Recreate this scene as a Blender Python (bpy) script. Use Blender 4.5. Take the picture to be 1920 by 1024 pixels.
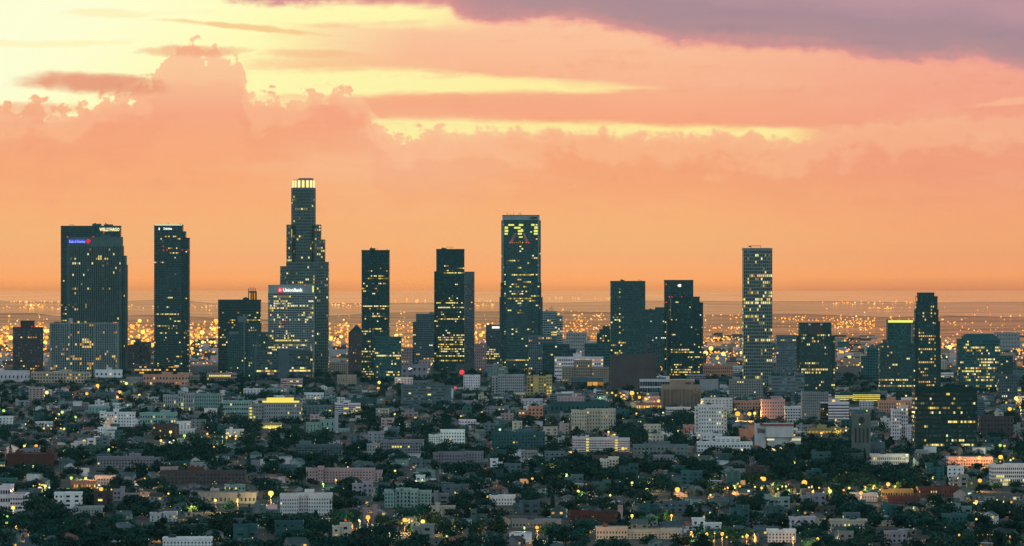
import bpy, math, random
import numpy as np
from mathutils import Vector
R = random.Random(11)
for o in list(bpy.data.objects): bpy.data.objects.remove(o)
SC = bpy.context.scene
COL = SC.collection

# ------------------------------------------------------------------ camera, sky, sun, exposure
A = 9.07e-5            # radians of view per photograph pixel (1920 wide)
H = 165.0              # the hill the camera stands on, above the plain
HOR = 520.0            # row of the camera's own level
cam_d = bpy.data.cameras.new('camera'); cam = bpy.data.objects.new('camera', cam_d); COL.objects.link(cam)
cam.location = (0, 0, H); cam.rotation_euler = (math.pi/2, 0, 0)
cam_d.sensor_width = 36; cam_d.lens = 18/(960*A); cam_d.shift_y = (HOR-512)/1920
cam_d.clip_start = 1; cam_d.clip_end = 200000
SC.camera = cam
SC.view_settings.view_transform = 'Standard'; SC.view_settings.look = 'None'
SC.view_settings.exposure = 0; SC.view_settings.gamma = 1
HAZE_D = 3.4e-6; HAZE_G = 0.0
cy = SC.cycles
cy.max_bounces = 4; cy.diffuse_bounces = 2; cy.glossy_bounces = 2; cy.volume_bounces = 0; cy.transmission_bounces = 1
cy.sample_clamp_indirect = 2.0; cy.use_denoising = True
cy.caustics_reflective = False; cy.caustics_refractive = False
SC.render.filter_size = 1.7

def lin(r, g, b):
    f = lambda c: (c/255/12.92 if c/255 <= .04045 else ((c/255+.055)/1.055)**2.4)
    return (f(r), f(g), f(b), 1)

class G:
    """small node-graph writer"""
    def __init__(s, nt): s.nt = nt; s.N = nt.nodes; s.L = nt.links
    def put(s, sock, v):
        if isinstance(v, E): s.L.new(v.s, sock)
        elif v is not None: sock.default_value = v
    def math(s, op, a, b=None, clamp=False):
        n = s.N.new('ShaderNodeMath'); n.operation = op; n.use_clamp = clamp
        s.put(n.inputs[0], a)
        if b is not None: s.put(n.inputs[1], b)
        return E(s, n.outputs[0])
    def sstep(s, x, lo, hi):
        n = s.N.new('ShaderNodeMapRange'); n.interpolation_type = 'SMOOTHSTEP'
        s.put(n.inputs['Value'], x); s.put(n.inputs['From Min'], lo); s.put(n.inputs['From Max'], hi)
        return E(s, n.outputs[0])
    def mix(s, f, a, b):
        n = s.N.new('ShaderNodeMix'); n.data_type = 'RGBA'
        s.put(n.inputs[0], f); s.put(n.inputs[6], a); s.put(n.inputs[7], b)
        return E(s, n.outputs[2])
    def vec(s, x, y, z=0.0):
        n = s.N.new('ShaderNodeCombineXYZ'); s.put(n.inputs[0], x); s.put(n.inputs[1], y); s.put(n.inputs[2], z)
        return E(s, n.outputs[0])
    def noise(s, v, scale, detail=4, rough=.5):
        n = s.N.new('ShaderNodeTexNoise'); s.put(n.inputs['Vector'], v); n.inputs['Scale'].default_value = scale
        n.inputs['Detail'].default_value = detail; n.inputs['Roughness'].default_value = rough
        return E(s, n.outputs[0])
    def ramp(s, x, stops, interp='LINEAR'):
        n = s.N.new('ShaderNodeValToRGB'); s.put(n.inputs[0], x); cr = n.color_ramp; cr.interpolation = interp
        while len(cr.elements) < len(stops): cr.elements.new(.5)
        for e, (p, c) in zip(cr.elements, stops): e.position = p
        for e, (p, c) in zip(cr.elements, stops): e.position = p; e.color = c
        return E(s, n.outputs[0])
    def curve(s, x, pts, xmax, ymax):
        n = s.N.new('ShaderNodeFloatCurve'); m = n.mapping; c = m.curves[0]
        m.extend = 'HORIZONTAL'
        pts = [(a/xmax, b/ymax) for a, b in pts]
        c.points[0].location = pts[0]; c.points[1].location = pts[-1]
        for p in pts[1:-1]: c.points.new(*p)
        for p in c.points: p.handle_type = 'VECTOR'
        m.update(); s.put(n.inputs['Value'], s.math('DIVIDE', x, xmax))
        return s.math('MULTIPLY', E(s, n.outputs[0]), ymax)
class E:
    def __init__(s, g, sock): s.g = g; s.s = sock
    def __add__(s, o): return s.g.math('ADD', s, o)
    __radd__ = __add__
    def __sub__(s, o): return s.g.math('SUBTRACT', s, o)
    def __rsub__(s, o): return s.g.math('SUBTRACT', o, s)
    def __mul__(s, o): return s.g.math('MULTIPLY', s, o)
    __rmul__ = __mul__
    def __truediv__(s, o): return s.g.math('DIVIDE', s, o)
    def max(s, o): return s.g.math('MAXIMUM', s, o)
    def min(s, o): return s.g.math('MINIMUM', s, o)

def make_world():
    w = bpy.data.worlds.new('World'); SC.world = w; w.use_nodes = True
    nt = w.node_tree; nt.nodes.clear(); g = G(nt)
    tc = nt.nodes.new('ShaderNodeTexCoord'); sep = nt.nodes.new('ShaderNodeSeparateXYZ')
    nt.links.new(tc.outputs['Generated'], sep.inputs[0])
    dx, dy, dz = (E(g, sep.outputs[i]) for i in range(3))
    dyc = dy.max(.05)
    U = dx/dyc/A + 960.0            # bearing and elevation, in hundredths of a degree or so
    V = HOR - dz/dyc/A
    w1 = g.noise(g.vec(U/260.0, V/60.0, 11.0), 1.0, 6, .6) - .5     # the wind that frays every edge
    w2 = g.noise(g.vec(U/150.0, V/45.0, 17.0), 1.0, 7, .62) - .5
    Uw = U + w1*150.0; Vw = V + w2*26.0
    st = g.noise(g.vec(U/330.0, V/30.0), 1.0, 7, .6) - .5           # long flat streaks
    pf = g.noise(g.vec(U/34.0, V/30.0, 3.0), 1.0, 8, .6) - .5       # puffs
    big = g.noise(g.vec(U/520.0, V/210.0, 7.0), 1.0, 3, .5) - .5
    Vn = (V + big*50.0)/600.0
    base = g.ramp(Vn, [(0, lin(253,203,166)), (.17, lin(251,190,150)), (.36, lin(249,170,130)), (.55, lin(252,173,120)),
        (.74, lin(255,183,116)), (.82, (1.16,.455,.14,1)), (.87, (1.18,.42,.10,1)), (.905, (.95,.31,.072,1)), (.945, (.62,.20,.055,1)), (1.0, lin(150,96,78))])
    rightside = g.sstep(U, 1150.0, 1900.0)
    pinkcol = g.ramp(V/600.0, [(0, lin(244,176,156)), (.3, lin(244,164,138)), (.55, lin(244,160,124)), (.75, lin(254,168,110)), (.86, (1.12,.37,.10,1)), (.90, (.84,.26,.075,1)), (.935, (.45,.165,.065,1)), (1.0, lin(140,92,78))])
    c = g.mix(rightside*.9, base, pinkcol)
    shade = g.sstep(pf*.7 + st*.8 + w1*.5, .0, .4)
    c = g.mix(shade*.45*(1.0 - g.sstep(V, 340.0, 500.0)), c, lin(238,148,114))
    glowp = g.sstep(big*1.2 + w1*.6, .0, .35)
    c = g.mix(glowp*.5*(1.0 - g.sstep(V, 300.0, 470.0)), c, lin(253,200,158))
    # cumulus bank: everything under this outline is the peach cloud
    by = g.curve(U, [(0,205),(45,196),(70,192),(100,203),(125,210),(160,192),(230,176),(285,152),(297,124),(318,104),(340,88),(358,76),(372,86),(395,96),(430,104),
        (446,106),(456,140),(464,170),(490,182),(515,178),(545,190),(572,186),(585,172),(622,168),(655,174),(688,190),(700,218),(715,240),(735,252),(765,262),(790,246),
        (822,240),(850,247),(880,250),(915,240),(960,244),(1030,246),(1115,244),(1135,234),(1155,250),(1260,251),(1360,250),(1440,258),(1500,263),(1540,248),(1700,225),(1960,215)], 1960, 600)
    pf4 = g.noise(g.vec(U/26.0, V/22.0, 41.0), 1.0, 6, .55) - .5; left_puffs = (1.0 - g.sstep(U, 720.0, 900.0))*150.0
    bank = g.sstep(V - by + pf*62.0 + w2*26.0 + pf4*left_puffs, -6.0, 8.0)
    tower = (1.0 - g.sstep(V, 110.0, 240.0))*g.sstep(U, 255.0, 300.0)*(1.0 - g.sstep(U, 440.0, 490.0))
    pf2 = g.noise(g.vec(U/85.0, V/60.0, 23.0), 1.0, 7, .58) - .5
    pf3 = g.noise(g.vec(U/120.0, V/55.0, 31.0), 1.0, 7, .58) - .5
    l2 = g.sstep(V - by - 44.0 + pf2*190.0, -6.0, 26.0); l3 = g.sstep(V - by - 105.0 + pf3*230.0, -8.0, 44.0)
    lowfade = 1.0 - g.sstep(V, 330.0, 470.0)
    c = g.mix((1.0 - l2)*bank*.34*lowfade, c, lin(253,196,150))
    c = g.mix(l2*(1.0 - l3)*.22*lowfade*bank, c, lin(240,150,116))
    rim = g.sstep(V - by + pf*62.0 + w2*26.0, -10.0, 0.0)*(1.0 - g.sstep(V - by + pf*62.0 + w2*26.0, 4.0, 26.0))
    c = g.mix(rim*.35*(1.0 - rightside), c, lin(255,214,160))
    c = g.mix(tower*.6*bank, c, lin(253,205,160))
    # yellow gaps above it
    a1 = 1.0 - g.sstep(Uw + V*.7, 480.0, 860.0)
    a2 = (1.0 - g.sstep(Uw, 780.0, 940.0))*g.sstep(Vw, 2.0, 12.0)*(1.0 - g.sstep(Vw + st*20.0, 36.0, 66.0))
    tB = g.math('MULTIPLY', 1330.0 - Uw, 1/640.0, True)
    dB = Vw - (152.0 + (U-730.0).max(0.0)*.026)
    aB = (1.0 - g.sstep(g.math('ABSOLUTE', dB) - tB*28.0 + st*20.0, -10.0, 6.0))*g.sstep(Uw, 400.0, 480.0)*g.sstep(tB, .0, .25)
    topC = 220.0 + (U-700.0).max(0.0)*.024
    aC = g.sstep(Vw - topC + st*22.0, -5.0, 9.0)*g.sstep(Uw, 640.0, 740.0)*(1.0 - g.sstep(U + w2*60.0, 1460.0, 1570.0))*(1.0 - g.sstep(w1 + st*.8, .04, .26)*.45)
    yl = a1.max(a2).max(aB).max(aC*.95)*(1.0 - bank)
    holes = g.sstep(st*.8 + pf*.3 + w1*.4, .02, .30)
    yl = yl*(1.0 - holes*.6)
    ycol = g.mix(g.sstep(U + V*1.3, 150.0, 1500.0), lin(255,255,188), lin(255,238,158))
    c = g.mix(yl, c, ycol)
    pale = (1.0 - g.sstep(Uw + V*1.4, 80.0, 640.0))*(1.0 - bank)
    c = g.mix(pale*.8, c, lin(255,255,222))
    # small dark clouds across the yellow
    def lens(u, v, ru, rv, slope, col, k, wob=1.6):
        nonlocal c
        x = (U + w1*150.0 - u)/ru; y = (V + w2*26.0 - v - (U-u)*slope)/rv
        d = x*x + y*y + pf*wob + st*.8
        c = g.mix((1.0 - g.sstep(d, .15, 1.45))*k, c, col)
    lens(178,157,152,21,.05, lin(233,150,118), .92, .9)
    lens(60,205,100,14,-.02, lin(246,170,128), .7)
    lens(362,95,96,10,0, lin(242,162,124), .65)
    lens(570,101,90,9,.02, lin(246,172,130), .5)
    lens(470,52,150,6,.09, lin(248,195,136), .8)
    lens(215,24,90,8,.0, lin(252,226,156), .4)
    lens(90,80,150,8,.0, lin(253,232,156), .4)
    lens(640,120,190,16,.0, lin(251,196,146), .6)
    lens(900,198,250,18,.0, lin(247,170,130), .7, .6)
    lens(1900,190,100,7,-.12, lin(253,188,150), .7)
    lens(1250,150,300,22,.02, lin(250,184,148), .4)
    # the mauve cloud overhead on the right
    py = g.curve(U, [(0,-40),(380,-18),(430,1),(560,5),(700,9),(838,10),(858,32),(900,44),(960,42),(1010,40),(1100,47),(1190,66),(1250,84),(1330,88),(1400,94),(1500,94),(1560,100),(1610,114),(1690,120),(1800,117),(1850,122),(1900,134),(1960,142)], 1960, 600)
    dp = py - V + pf*26.0 + w2*48.0 + st*14.0
    pm = g.sstep(dp, -11.0, 12.0)
    pcol = g.ramp(dp/110.0, [(0, lin(240,158,146)), (.1, lin(208,148,146)), (.3, lin(178,142,146)), (.65, lin(170,140,150)), (1.0, lin(188,148,158))])
    leftp = 1.0 - g.sstep(U, 640.0, 1050.0)
    pcol = g.mix(leftp*.6, pcol, lin(228,150,148))
    pcol = g.mix(g.sstep(st+pf*.4+w1*.5, .0, .3)*.3, pcol, lin(152,126,142))
    c = g.mix(pm, c, pcol)
    # the rest of the dome: cool dusk light behind and above the camera
    dome = g.ramp(g.math('MULTIPLY', dz, 1.0, True), [(0, (.80,.95,1.02,1)), (.25, (.63,.81,.89,1)), (1.0, (.43,.64,.73,1))])
    front = g.sstep(dy, .80, .96)
    c = g.mix(front, dome, c)
    below = g.sstep(dz, -.2, -.06)
    c = g.mix(below, (.03,.04,.045,1), c)
    bg = nt.nodes.new('ShaderNodeBackground'); g.put(bg.inputs[0], c); bg.inputs[1].default_value = 1.0
    # a low sun's Nishita sky adds its own faint scatter to the dome
    sky = nt.nodes.new('ShaderNodeTexSky'); sky.sky_type = 'NISHITA'; sky.sun_disc = False
    sky.sun_elevation = math.radians(1.0); sky.sun_rotation = math.radians(-28)
    b2 = nt.nodes.new('ShaderNodeBackground'); nt.links.new(sky.outputs[0], b2.inputs[0]); b2.inputs[1].default_value = 0.0015
    ad = nt.nodes.new('ShaderNodeAddShader'); nt.links.new(bg.outputs[0], ad.inputs[0]); nt.links.new(b2.outputs[0], ad.inputs[1])
    out = nt.nodes.new('ShaderNodeOutputWorld'); nt.links.new(ad.outputs[0], out.inputs[0])
make_world()
sun_d = bpy.data.lights.new('sun', 'SUN'); sun_d.energy = .22; sun_d.angle = math.radians(12); sun_d.color = (1, .55, .3)
sun = bpy.data.objects.new('sun', sun_d); COL.objects.link(sun)
sun.rotation_euler = (math.radians(89), 0, math.radians(180+28))    # low, ahead and to the left, behind the clouds
sun.location = (-3000, 6000, 600)

# ------------------------------------------------------------------ helpers
def gxy(x, yb):                       # where a thing whose base is seen at this bearing and depression stands
    Y = H/((yb-HOR)*A); return (x-960)*A*Y, Y
def tag(o, label=None, cat=None, group=None, kind=None):
    if label: o['label'] = label
    if cat: o['category'] = cat
    if group: o['group'] = group
    if kind: o['kind'] = kind
    return o
def obj(name, data, parent=None, loc=None, rz=0):
    o = bpy.data.objects.new(name, data); COL.objects.link(o)
    if parent is not None: o.parent = parent
    if loc is not None: o.location = loc
    if rz: o.rotation_euler = (0, 0, rz)
    return o
def empty(name, loc, rz=0):
    o = bpy.data.objects.new(name, None); COL.objects.link(o); o.location = loc; o.rotation_euler = (0, 0, rz)
    o.empty_display_size = 1
    return o
class MB:
    def __init__(s): s.v = []; s.f = []; s.mi = []
    def quad(s, a, b, c, d, m=0):
        n = len(s.v); s.v += [a, b, c, d]; s.f.append((n, n+1, n+2, n+3)); s.mi.append(m)
    def box(s, x0, x1, y0, y1, z0, z1, m=0):
        n = len(s.v)
        s.v += [(x0,y0,z0),(x1,y0,z0),(x1,y1,z0),(x0,y1,z0),(x0,y0,z1),(x1,y0,z1),(x1,y1,z1),(x0,y1,z1)]
        s.f += [(n,n+1,n+5,n+4),(n+1,n+2,n+6,n+5),(n+2,n+3,n+7,n+6),(n+3,n,n+4,n+7),(n+4,n+5,n+6,n+7)]; s.mi += [m]*5
    def prism(s, pts, z0, z1, m=0, cap=True, pts1=None):
        n = len(s.v); k = len(pts); q = pts1 or pts
        s.v += [(x, y, z0) for x, y in pts] + [(x, y, z1) for x, y in q]
        for i in range(k):
            j = (i+1) % k; s.f.append((n+i, n+j, n+k+j, n+k+i)); s.mi.append(m)
        if cap: s.f.append(tuple(range(n+k, n+2*k))); s.mi.append(m)
    def tube(s, p, q, r0, r1, n=6, m=0):
        p = Vector(p); q = Vector(q); d = (q-p).normalized()
        a = d.orthogonal().normalized(); b = d.cross(a); k = len(s.v)
        for c, r in ((p, r0), (q, r1)):
            for i in range(n):
                t = 2*math.pi*i/n; s.v.append(tuple(c + a*math.cos(t)*r + b*math.sin(t)*r))
        for i in range(n):
            j = (i+1) % n; s.f.append((k+i, k+j, k+n+j, k+n+i)); s.mi.append(m)
        s.f.append(tuple(range(k+n, k+2*n))); s.mi.append(m)
    def ball(s, c, r, m=0, nu=8, nv=6):
        k = len(s.v)
        for j in range(1, nv):
            ph = math.pi*j/nv
            for i in range(nu):
                t = 2*math.pi*i/nu; s.v.append((c[0]+r*math.sin(ph)*math.cos(t), c[1]+r*math.sin(ph)*math.sin(t), c[2]+r*math.cos(ph)))
        for j in range(nv-2):
            for i in range(nu):
                i2 = (i+1) % nu; s.f.append((k+j*nu+i, k+(j+1)*nu+i, k+(j+1)*nu+i2, k+j*nu+i2)); s.mi.append(m)
        s.f.append(tuple(k+i for i in range(nu))); s.f.append(tuple(k+(nv-2)*nu+i for i in reversed(range(nu)))); s.mi += [m, m]
    def mesh(s, name, mats, smooth=False):
        me = bpy.data.meshes.new(name); me.from_pydata(s.v, [], s.f)
        if not isinstance(mats, (list, tuple)): mats = [mats]
        for m in mats: me.materials.append(m)
        if len(mats) > 1: me.polygons.foreach_set('material_index', s.mi)
        if smooth: me.polygons.foreach_set('use_smooth', [True]*len(me.polygons))
        me.update(); return me
    def build(s, name, mats, parent=None, loc=None, rz=0, smooth=False):
        return obj(name, s.mesh(name, mats, smooth), parent, loc, rz)

# ------------------------------------------------------------------ materials
def new_mat(name):
    m = bpy.data.materials.new(name); m.use_nodes = True; nt = m.node_tree; nt.nodes.clear()
    out = nt.nodes.new('ShaderNodeOutputMaterial'); return m, nt, G(nt), out
def princ(nt, g, out, col, rough, spec=.3, metal=0):
    p = nt.nodes.new('ShaderNodeBsdfPrincipled'); g.put(p.inputs['Base Color'], col); g.put(p.inputs['Roughness'], rough)
    p.inputs['Specular IOR Level'].default_value = spec; p.inputs['Metallic'].default_value = metal
    nt.links.new(p.outputs[0], out.inputs[0]); return p
def island(nt, g):
    ge = nt.nodes.new('ShaderNodeNewGeometry'); oi = nt.nodes.new('ShaderNodeObjectInfo')
    return g.math('FRACT', E(g, ge.outputs['Random Per Island']) + E(g, oi.outputs['Random']))
def wall_mat(name, col, rough=.85, spec=.25, var=.35, scale=.05):
    """render, concrete or stone with streaks of rain and wear"""
    m, nt, g, out = new_mat(name)
    tc = nt.nodes.new('ShaderNodeTexCoord'); ob = E(g, tc.outputs['Object'])
    n1 = g.noise(ob, scale, 5, .6); mp = nt.nodes.new('ShaderNodeMapping'); nt.links.new(ob.s, mp.inputs[0]); mp.inputs['Scale'].default_value = (.6,.6,.04)
    n2 = g.noise(E(g, mp.outputs[0]), 1.0, 3, .6)
    k = g.math('MULTIPLY', (n1-.5)*1.6 + (n2-.5)*.9 + .5, 1.0, True)
    dark = tuple(c*(1-var) for c in col)+(1,); lt = tuple(min(.9, c*(1+var*.5)) for c in col)+(1,)
    oi = nt.nodes.new('ShaderNodeObjectInfo'); age = E(g, oi.outputs['Random'])*.5 + .72     # each building has weathered its own way
    c = g.mix(k, dark, lt); hs = nt.nodes.new('ShaderNodeHueSaturation'); g.put(hs.inputs['Color'], c); g.put(hs.inputs['Value'], age); c = E(g, hs.outputs[0])
    princ(nt, g, out, c, rough, spec); return m
W = {}
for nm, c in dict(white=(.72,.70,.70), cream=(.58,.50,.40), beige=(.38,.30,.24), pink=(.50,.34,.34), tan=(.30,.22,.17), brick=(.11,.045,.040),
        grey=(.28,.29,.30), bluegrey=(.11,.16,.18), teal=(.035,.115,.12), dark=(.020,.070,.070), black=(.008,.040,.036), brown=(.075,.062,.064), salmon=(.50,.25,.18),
        mint=(.22,.32,.30), slate=(.040,.095,.095), grid=(.24,.31,.32), rib=(.105,.165,.16), lavender=(.66,.58,.62), gold=(.48,.38,.16)).items():  # salmon and gold also put warm lamp light into some wall colours
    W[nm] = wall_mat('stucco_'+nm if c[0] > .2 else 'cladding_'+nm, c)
RF = {nm: wall_mat('roofing_'+nm, c, .9, .2, .45, .15) for nm, c in dict(tar=(.025,.033,.036), pale=(.36,.38,.40), clay=(.16,.062,.05), felt=(.05,.075,.08)).items()}
RFN = dict(tar='dark', pale='pale', clay='red tiled', felt='grey')
METAL = wall_mat('painted_steel', (.10,.10,.10), .5, .5, .2)
BARK = wall_mat('bark', (.06,.045,.035), .95, .1, .4, .8)
def pane_mat(name, lo, hi, rough=.12, spec=.6):
    m, nt, g, out = new_mat(name); r = island(nt, g)
    dim_lit = tuple(min(.5, h*2.6+.012) for h in hi)          # here and there a dimly lit pane, its light put into the colour
    c = g.ramp(r, [(0, lo+(1,)), (.80, hi+(1,)), (.88, dim_lit+(1,)), (1, hi+(1,))])
    princ(nt, g, out, c, g.mix(r, (rough,)*3+(1,), (rough*2.5,)*3+(1,)), spec); return m
PANE = pane_mat('window_glass', (.003,.014,.017), (.012,.034,.038), .12, .35)
PANE2 = pane_mat('window_glass_grey', (.02,.03,.034), (.07,.085,.09))
GLASS = pane_mat('curtain_glass', (.004,.024,.025), (.014,.055,.056), .18, .35)
def emit_mat(name, stops, strength=1.0):
    m, nt, g, out = new_mat(name); r = island(nt, g)
    e = nt.nodes.new('ShaderNodeEmission'); g.put(e.inputs[0], g.ramp(r, [(p, c+(1,)) for p, c in stops])); e.inputs[1].default_value = strength
    nt.links.new(e.outputs[0], out.inputs[0]); m.cycles.emission_sampling = 'NONE'; return m
LIT = emit_mat('lit_window', [(0,(.08,.06,.03)), (.35,(.30,.20,.05)), (.55,(.8,.55,.10)), (.75,(1.0,.85,.22)), (.9,(1.0,.92,.55)), (1,(.9,.35,.14))], 1.15)
LITO = emit_mat('lit_window_orange', [(0,(.25,.10,.02)), (.5,(.8,.38,.06)), (1,(1.0,.75,.2))], 1.1)
LITW = emit_mat('lit_window_white', [(0,(.5,.5,.3)), (1,(1,1,.75))], 1.1)
LITY = emit_mat('lit_crown_yellow', [(0,(1.0,.72,.08)), (1,(1.0,.9,.22))], 1.0)
CROWN = emit_mat('lit_crown_panel', [(0,(1.0,.72,.24)), (1,(1.0,.86,.40))], 1.35)
SIGNW = emit_mat('sign_light_white', [(0,(1,1,.92)), (1,(1,1,.92))], 1.2)
SIGNY = emit_mat('sign_light_yellow', [(0,(1,.92,.5)), (1,(1,.92,.5))], 1.2)
SIGNB = emit_mat('sign_light_blue', [(0,(.03,.06,.62)), (1,(.03,.06,.62))], 1.0)
SIGNL = emit_mat('sign_light_pale_blue', [(0,(.45,.55,1)), (1,(.45,.55,1))], 1.0)
SIGNR = emit_mat('sign_light_red', [(0,(.9,.02,.06)), (1,(.9,.02,.06))], 1.0)
SIGNG = emit_mat('sign_light_green_white', [(0,(.45,.85,.6)), (1,(.45,.85,.6))], 1.0)
BEAC = emit_mat('beacon_light_red', [(0,(1,.05,.05)), (1,(1,.08,.06))], 1.0)
DARKSIGN = wall_mat('sign_paint_black', (.015,.015,.015))
L_OR = emit_mat('lamp_orange', [(0,(1.0,.42,.05)), (1,(1.0,.55,.09))], 1.5)
L_YE = emit_mat('lamp_yellow', [(0,(1.0,.68,.10)), (1,(1.0,.80,.22))], 1.5)
L_GR = emit_mat('lamp_green', [(0,(.45,.9,.12)), (1,(.75,1.0,.25))], 1.1)
L_WH = emit_mat('lamp_white', [(0,(1,.95,.65)), (1,(.85,1,.9))], 1.2)
L_RE = emit_mat('lamp_red', [(0,(1,.05,.05)), (1,(1,.05,.05))], 1.2)
L_FAR = emit_mat('lamp_distant', [(0,(.75,.22,.02)), (.5,(1.0,.34,.035)), (.8,(1.0,.45,.08)), (.95,(1,.72,.3)), (1,(1,.25,.15))], 2.0)
def leaf_mat(name, lo, hi):
    m, nt, g, out = new_mat(name); r = island(nt, g)
    c = g.ramp(r, [(0, lo+(1,)), (.6, tuple((a+b)/2 for a, b in zip(lo, hi))+(1,)), (1, hi+(1,))])
    oi = nt.nodes.new('ShaderNodeObjectInfo'); hs = nt.nodes.new('ShaderNodeHueSaturation'); g.put(hs.inputs['Color'], c); g.put(hs.inputs['Value'], E(g, oi.outputs['Random'])*1.5 + .8); c = E(g, hs.outputs[0])
    princ(nt, g, out, c, .8, .15); return m
LEAF = [leaf_mat('leaves_dark', (.001,.013,.010), (.0035,.031,.026)), leaf_mat('leaves_mid', (.0015,.018,.014), (.006,.042,.034)), leaf_mat('leaves_olive', (.003,.016,.011), (.010,.038,.026))]

# ------------------------------------------------------------------ ground, haze
def ground_mat(name, stops, rough, spec, sc):
    m, nt, g, out = new_mat(name)
    tc = nt.nodes.new('ShaderNodeTexCoord'); ob = E(g, tc.outputs['Object'])
    n = g.noise(ob, .006*sc, 8, .62); n2 = g.noise(ob, .05*sc, 4, .6)
    c = g.ramp(n*.7 + n2*.3, stops)
    p = princ(nt, g, out, c, rough, spec)
    return m, nt, g, p, n
# the far plain: gloss in noise patches stands in for the orange haze glow
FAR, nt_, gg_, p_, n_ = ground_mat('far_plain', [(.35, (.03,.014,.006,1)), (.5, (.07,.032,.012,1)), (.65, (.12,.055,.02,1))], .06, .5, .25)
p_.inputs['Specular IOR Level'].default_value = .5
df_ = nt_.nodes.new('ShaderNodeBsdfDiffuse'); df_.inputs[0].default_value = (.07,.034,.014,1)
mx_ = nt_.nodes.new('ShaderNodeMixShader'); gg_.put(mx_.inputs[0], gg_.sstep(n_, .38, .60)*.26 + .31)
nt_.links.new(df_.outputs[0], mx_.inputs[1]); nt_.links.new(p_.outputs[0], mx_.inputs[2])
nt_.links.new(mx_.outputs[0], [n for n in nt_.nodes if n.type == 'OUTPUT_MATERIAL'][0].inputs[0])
NEAR = ground_mat('district_ground', [(.32, (.005,.018,.016,1)), (.46, (.014,.027,.026,1)), (.56, (.030,.034,.033,1)), (.7, (.014,.022,.02,1))], .9, .15, 1)[0]
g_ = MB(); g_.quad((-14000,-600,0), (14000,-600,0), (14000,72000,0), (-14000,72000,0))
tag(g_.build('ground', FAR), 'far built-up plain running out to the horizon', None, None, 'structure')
def glow_strip(name, label, ya, yb, z, frac, rough, amp, seed):
    """an added glossy sheet with an uneven edge, imitating haze glow at the horizon"""
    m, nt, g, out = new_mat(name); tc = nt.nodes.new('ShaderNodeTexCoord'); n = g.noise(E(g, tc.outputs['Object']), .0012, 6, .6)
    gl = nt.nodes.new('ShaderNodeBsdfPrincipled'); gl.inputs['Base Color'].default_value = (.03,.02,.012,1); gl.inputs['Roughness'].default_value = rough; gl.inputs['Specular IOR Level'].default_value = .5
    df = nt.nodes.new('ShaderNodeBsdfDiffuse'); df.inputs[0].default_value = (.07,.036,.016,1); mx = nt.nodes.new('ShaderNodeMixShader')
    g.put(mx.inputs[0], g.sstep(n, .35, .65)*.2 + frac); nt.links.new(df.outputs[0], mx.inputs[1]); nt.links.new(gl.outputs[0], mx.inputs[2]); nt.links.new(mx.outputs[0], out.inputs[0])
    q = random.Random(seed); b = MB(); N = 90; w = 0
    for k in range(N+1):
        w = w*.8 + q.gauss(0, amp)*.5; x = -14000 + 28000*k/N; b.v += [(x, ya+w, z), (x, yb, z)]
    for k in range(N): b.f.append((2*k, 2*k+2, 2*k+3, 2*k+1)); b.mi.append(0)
    tag(b.build(name, m), label, None, None, 'structure')
glow_strip('glow_strip_near', 'added glossy strip imitating the haze glow short of the horizon', 29000, 71900, .8, .56, .045, 2600, 2)  # both strips are added; their reflection imitates haze fading into the sky
glow_strip('glow_strip_far', 'added glossier strip imitating the brighter haze glow under the horizon', 38000, 71800, 1.6, .78, .03, 2600, 5)
g_ = MB(); g_.quad((-3500,-500,.3), (3500,-500,.3), (3500,10900,.3), (-3500,10900,.3))
tag(g_.build('district_ground', NEAR), 'dark ground under the houses and trees of the near district', None, None, 'structure')

# ------------------------------------------------------------------ book-keeping
GUARD = []        # (x0,x1,y0,y1,Y): pieces of the picture a random nearer thing must not cover
SPOTS = {}        # occupied ground, hashed in 20 m cells
def occupy(x, y, r): occ_rect(x-r, x+r, y-r, y+r)
def occ_rect(x0, x1, y0, y1):
    for i in range(int(x0//6), int(x1//6)+1):
        for j in range(int(y0//6), int(y1//6)+1): SPOTS[(i, j)] = 1
def is_free(x, y, r):
    for i in range(int((x-r)//6), int((x+r)//6)+1):
        for j in range(int((y-r)//6), int((y+r)//6)+1):
            if (i, j) in SPOTS: return False
    return True
def scr(X, Y, Z): return 960 + X/Y/A, HOR + (H-Z)/Y/A
def blocked(X, Y, hw, ht):
    x, yt = scr(X, Y, ht); _, yb = scr(X, Y, 0); w = hw/Y/A
    for x0, x1, y0, y1, YY in GUARD:
        if Y < YY and x+w > x0 and x-w < x1 and yt < y1 and yb > y0: return True
    return False
MARKS = []        # (x, y, phrase): landmarks the labels lean on
USED = {}
def place_words(x, y, first=0):
    def rel(m):
        dx, dy = x-m[0], (y-m[1])*1.6
        d = math.hypot(dx, dy); w = 'just ' if d < 45 else ('' if d < 130 else 'well ')
        if abs(dx) > abs(dy): s = w + ('right of ' if dx > 0 else 'left of ')
        elif dy > 0: s = w + 'in front of '
        else: s = w + 'behind '
        return s + m[2]
    near = sorted(MARKS, key=lambda m: math.hypot(x-m[0], (y-m[1])*1.6))
    return [rel(m) for m in near[:4]]
def single_out(o, lead, cat, x, y, group):
    opts = place_words(x, y)
    for p in opts:
        lab = lead + ' ' + p
        if len(lab.split()) > 16: continue
        if lab not in USED: break
    else:
        opts.sort(key=lambda p: len(p.split())); lab = ' '.join((lead + ' ' + opts[0]).split()[:16])
        for ex in ('and the nearest to it', 'second from it', 'third from it', 'farther off'):
            l2 = lab + ', ' + ex
            if l2 not in USED and len(l2.split()) <= 16: lab = l2; break
    USED[lab] = 1
    tag(o, lab, cat, group)

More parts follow.
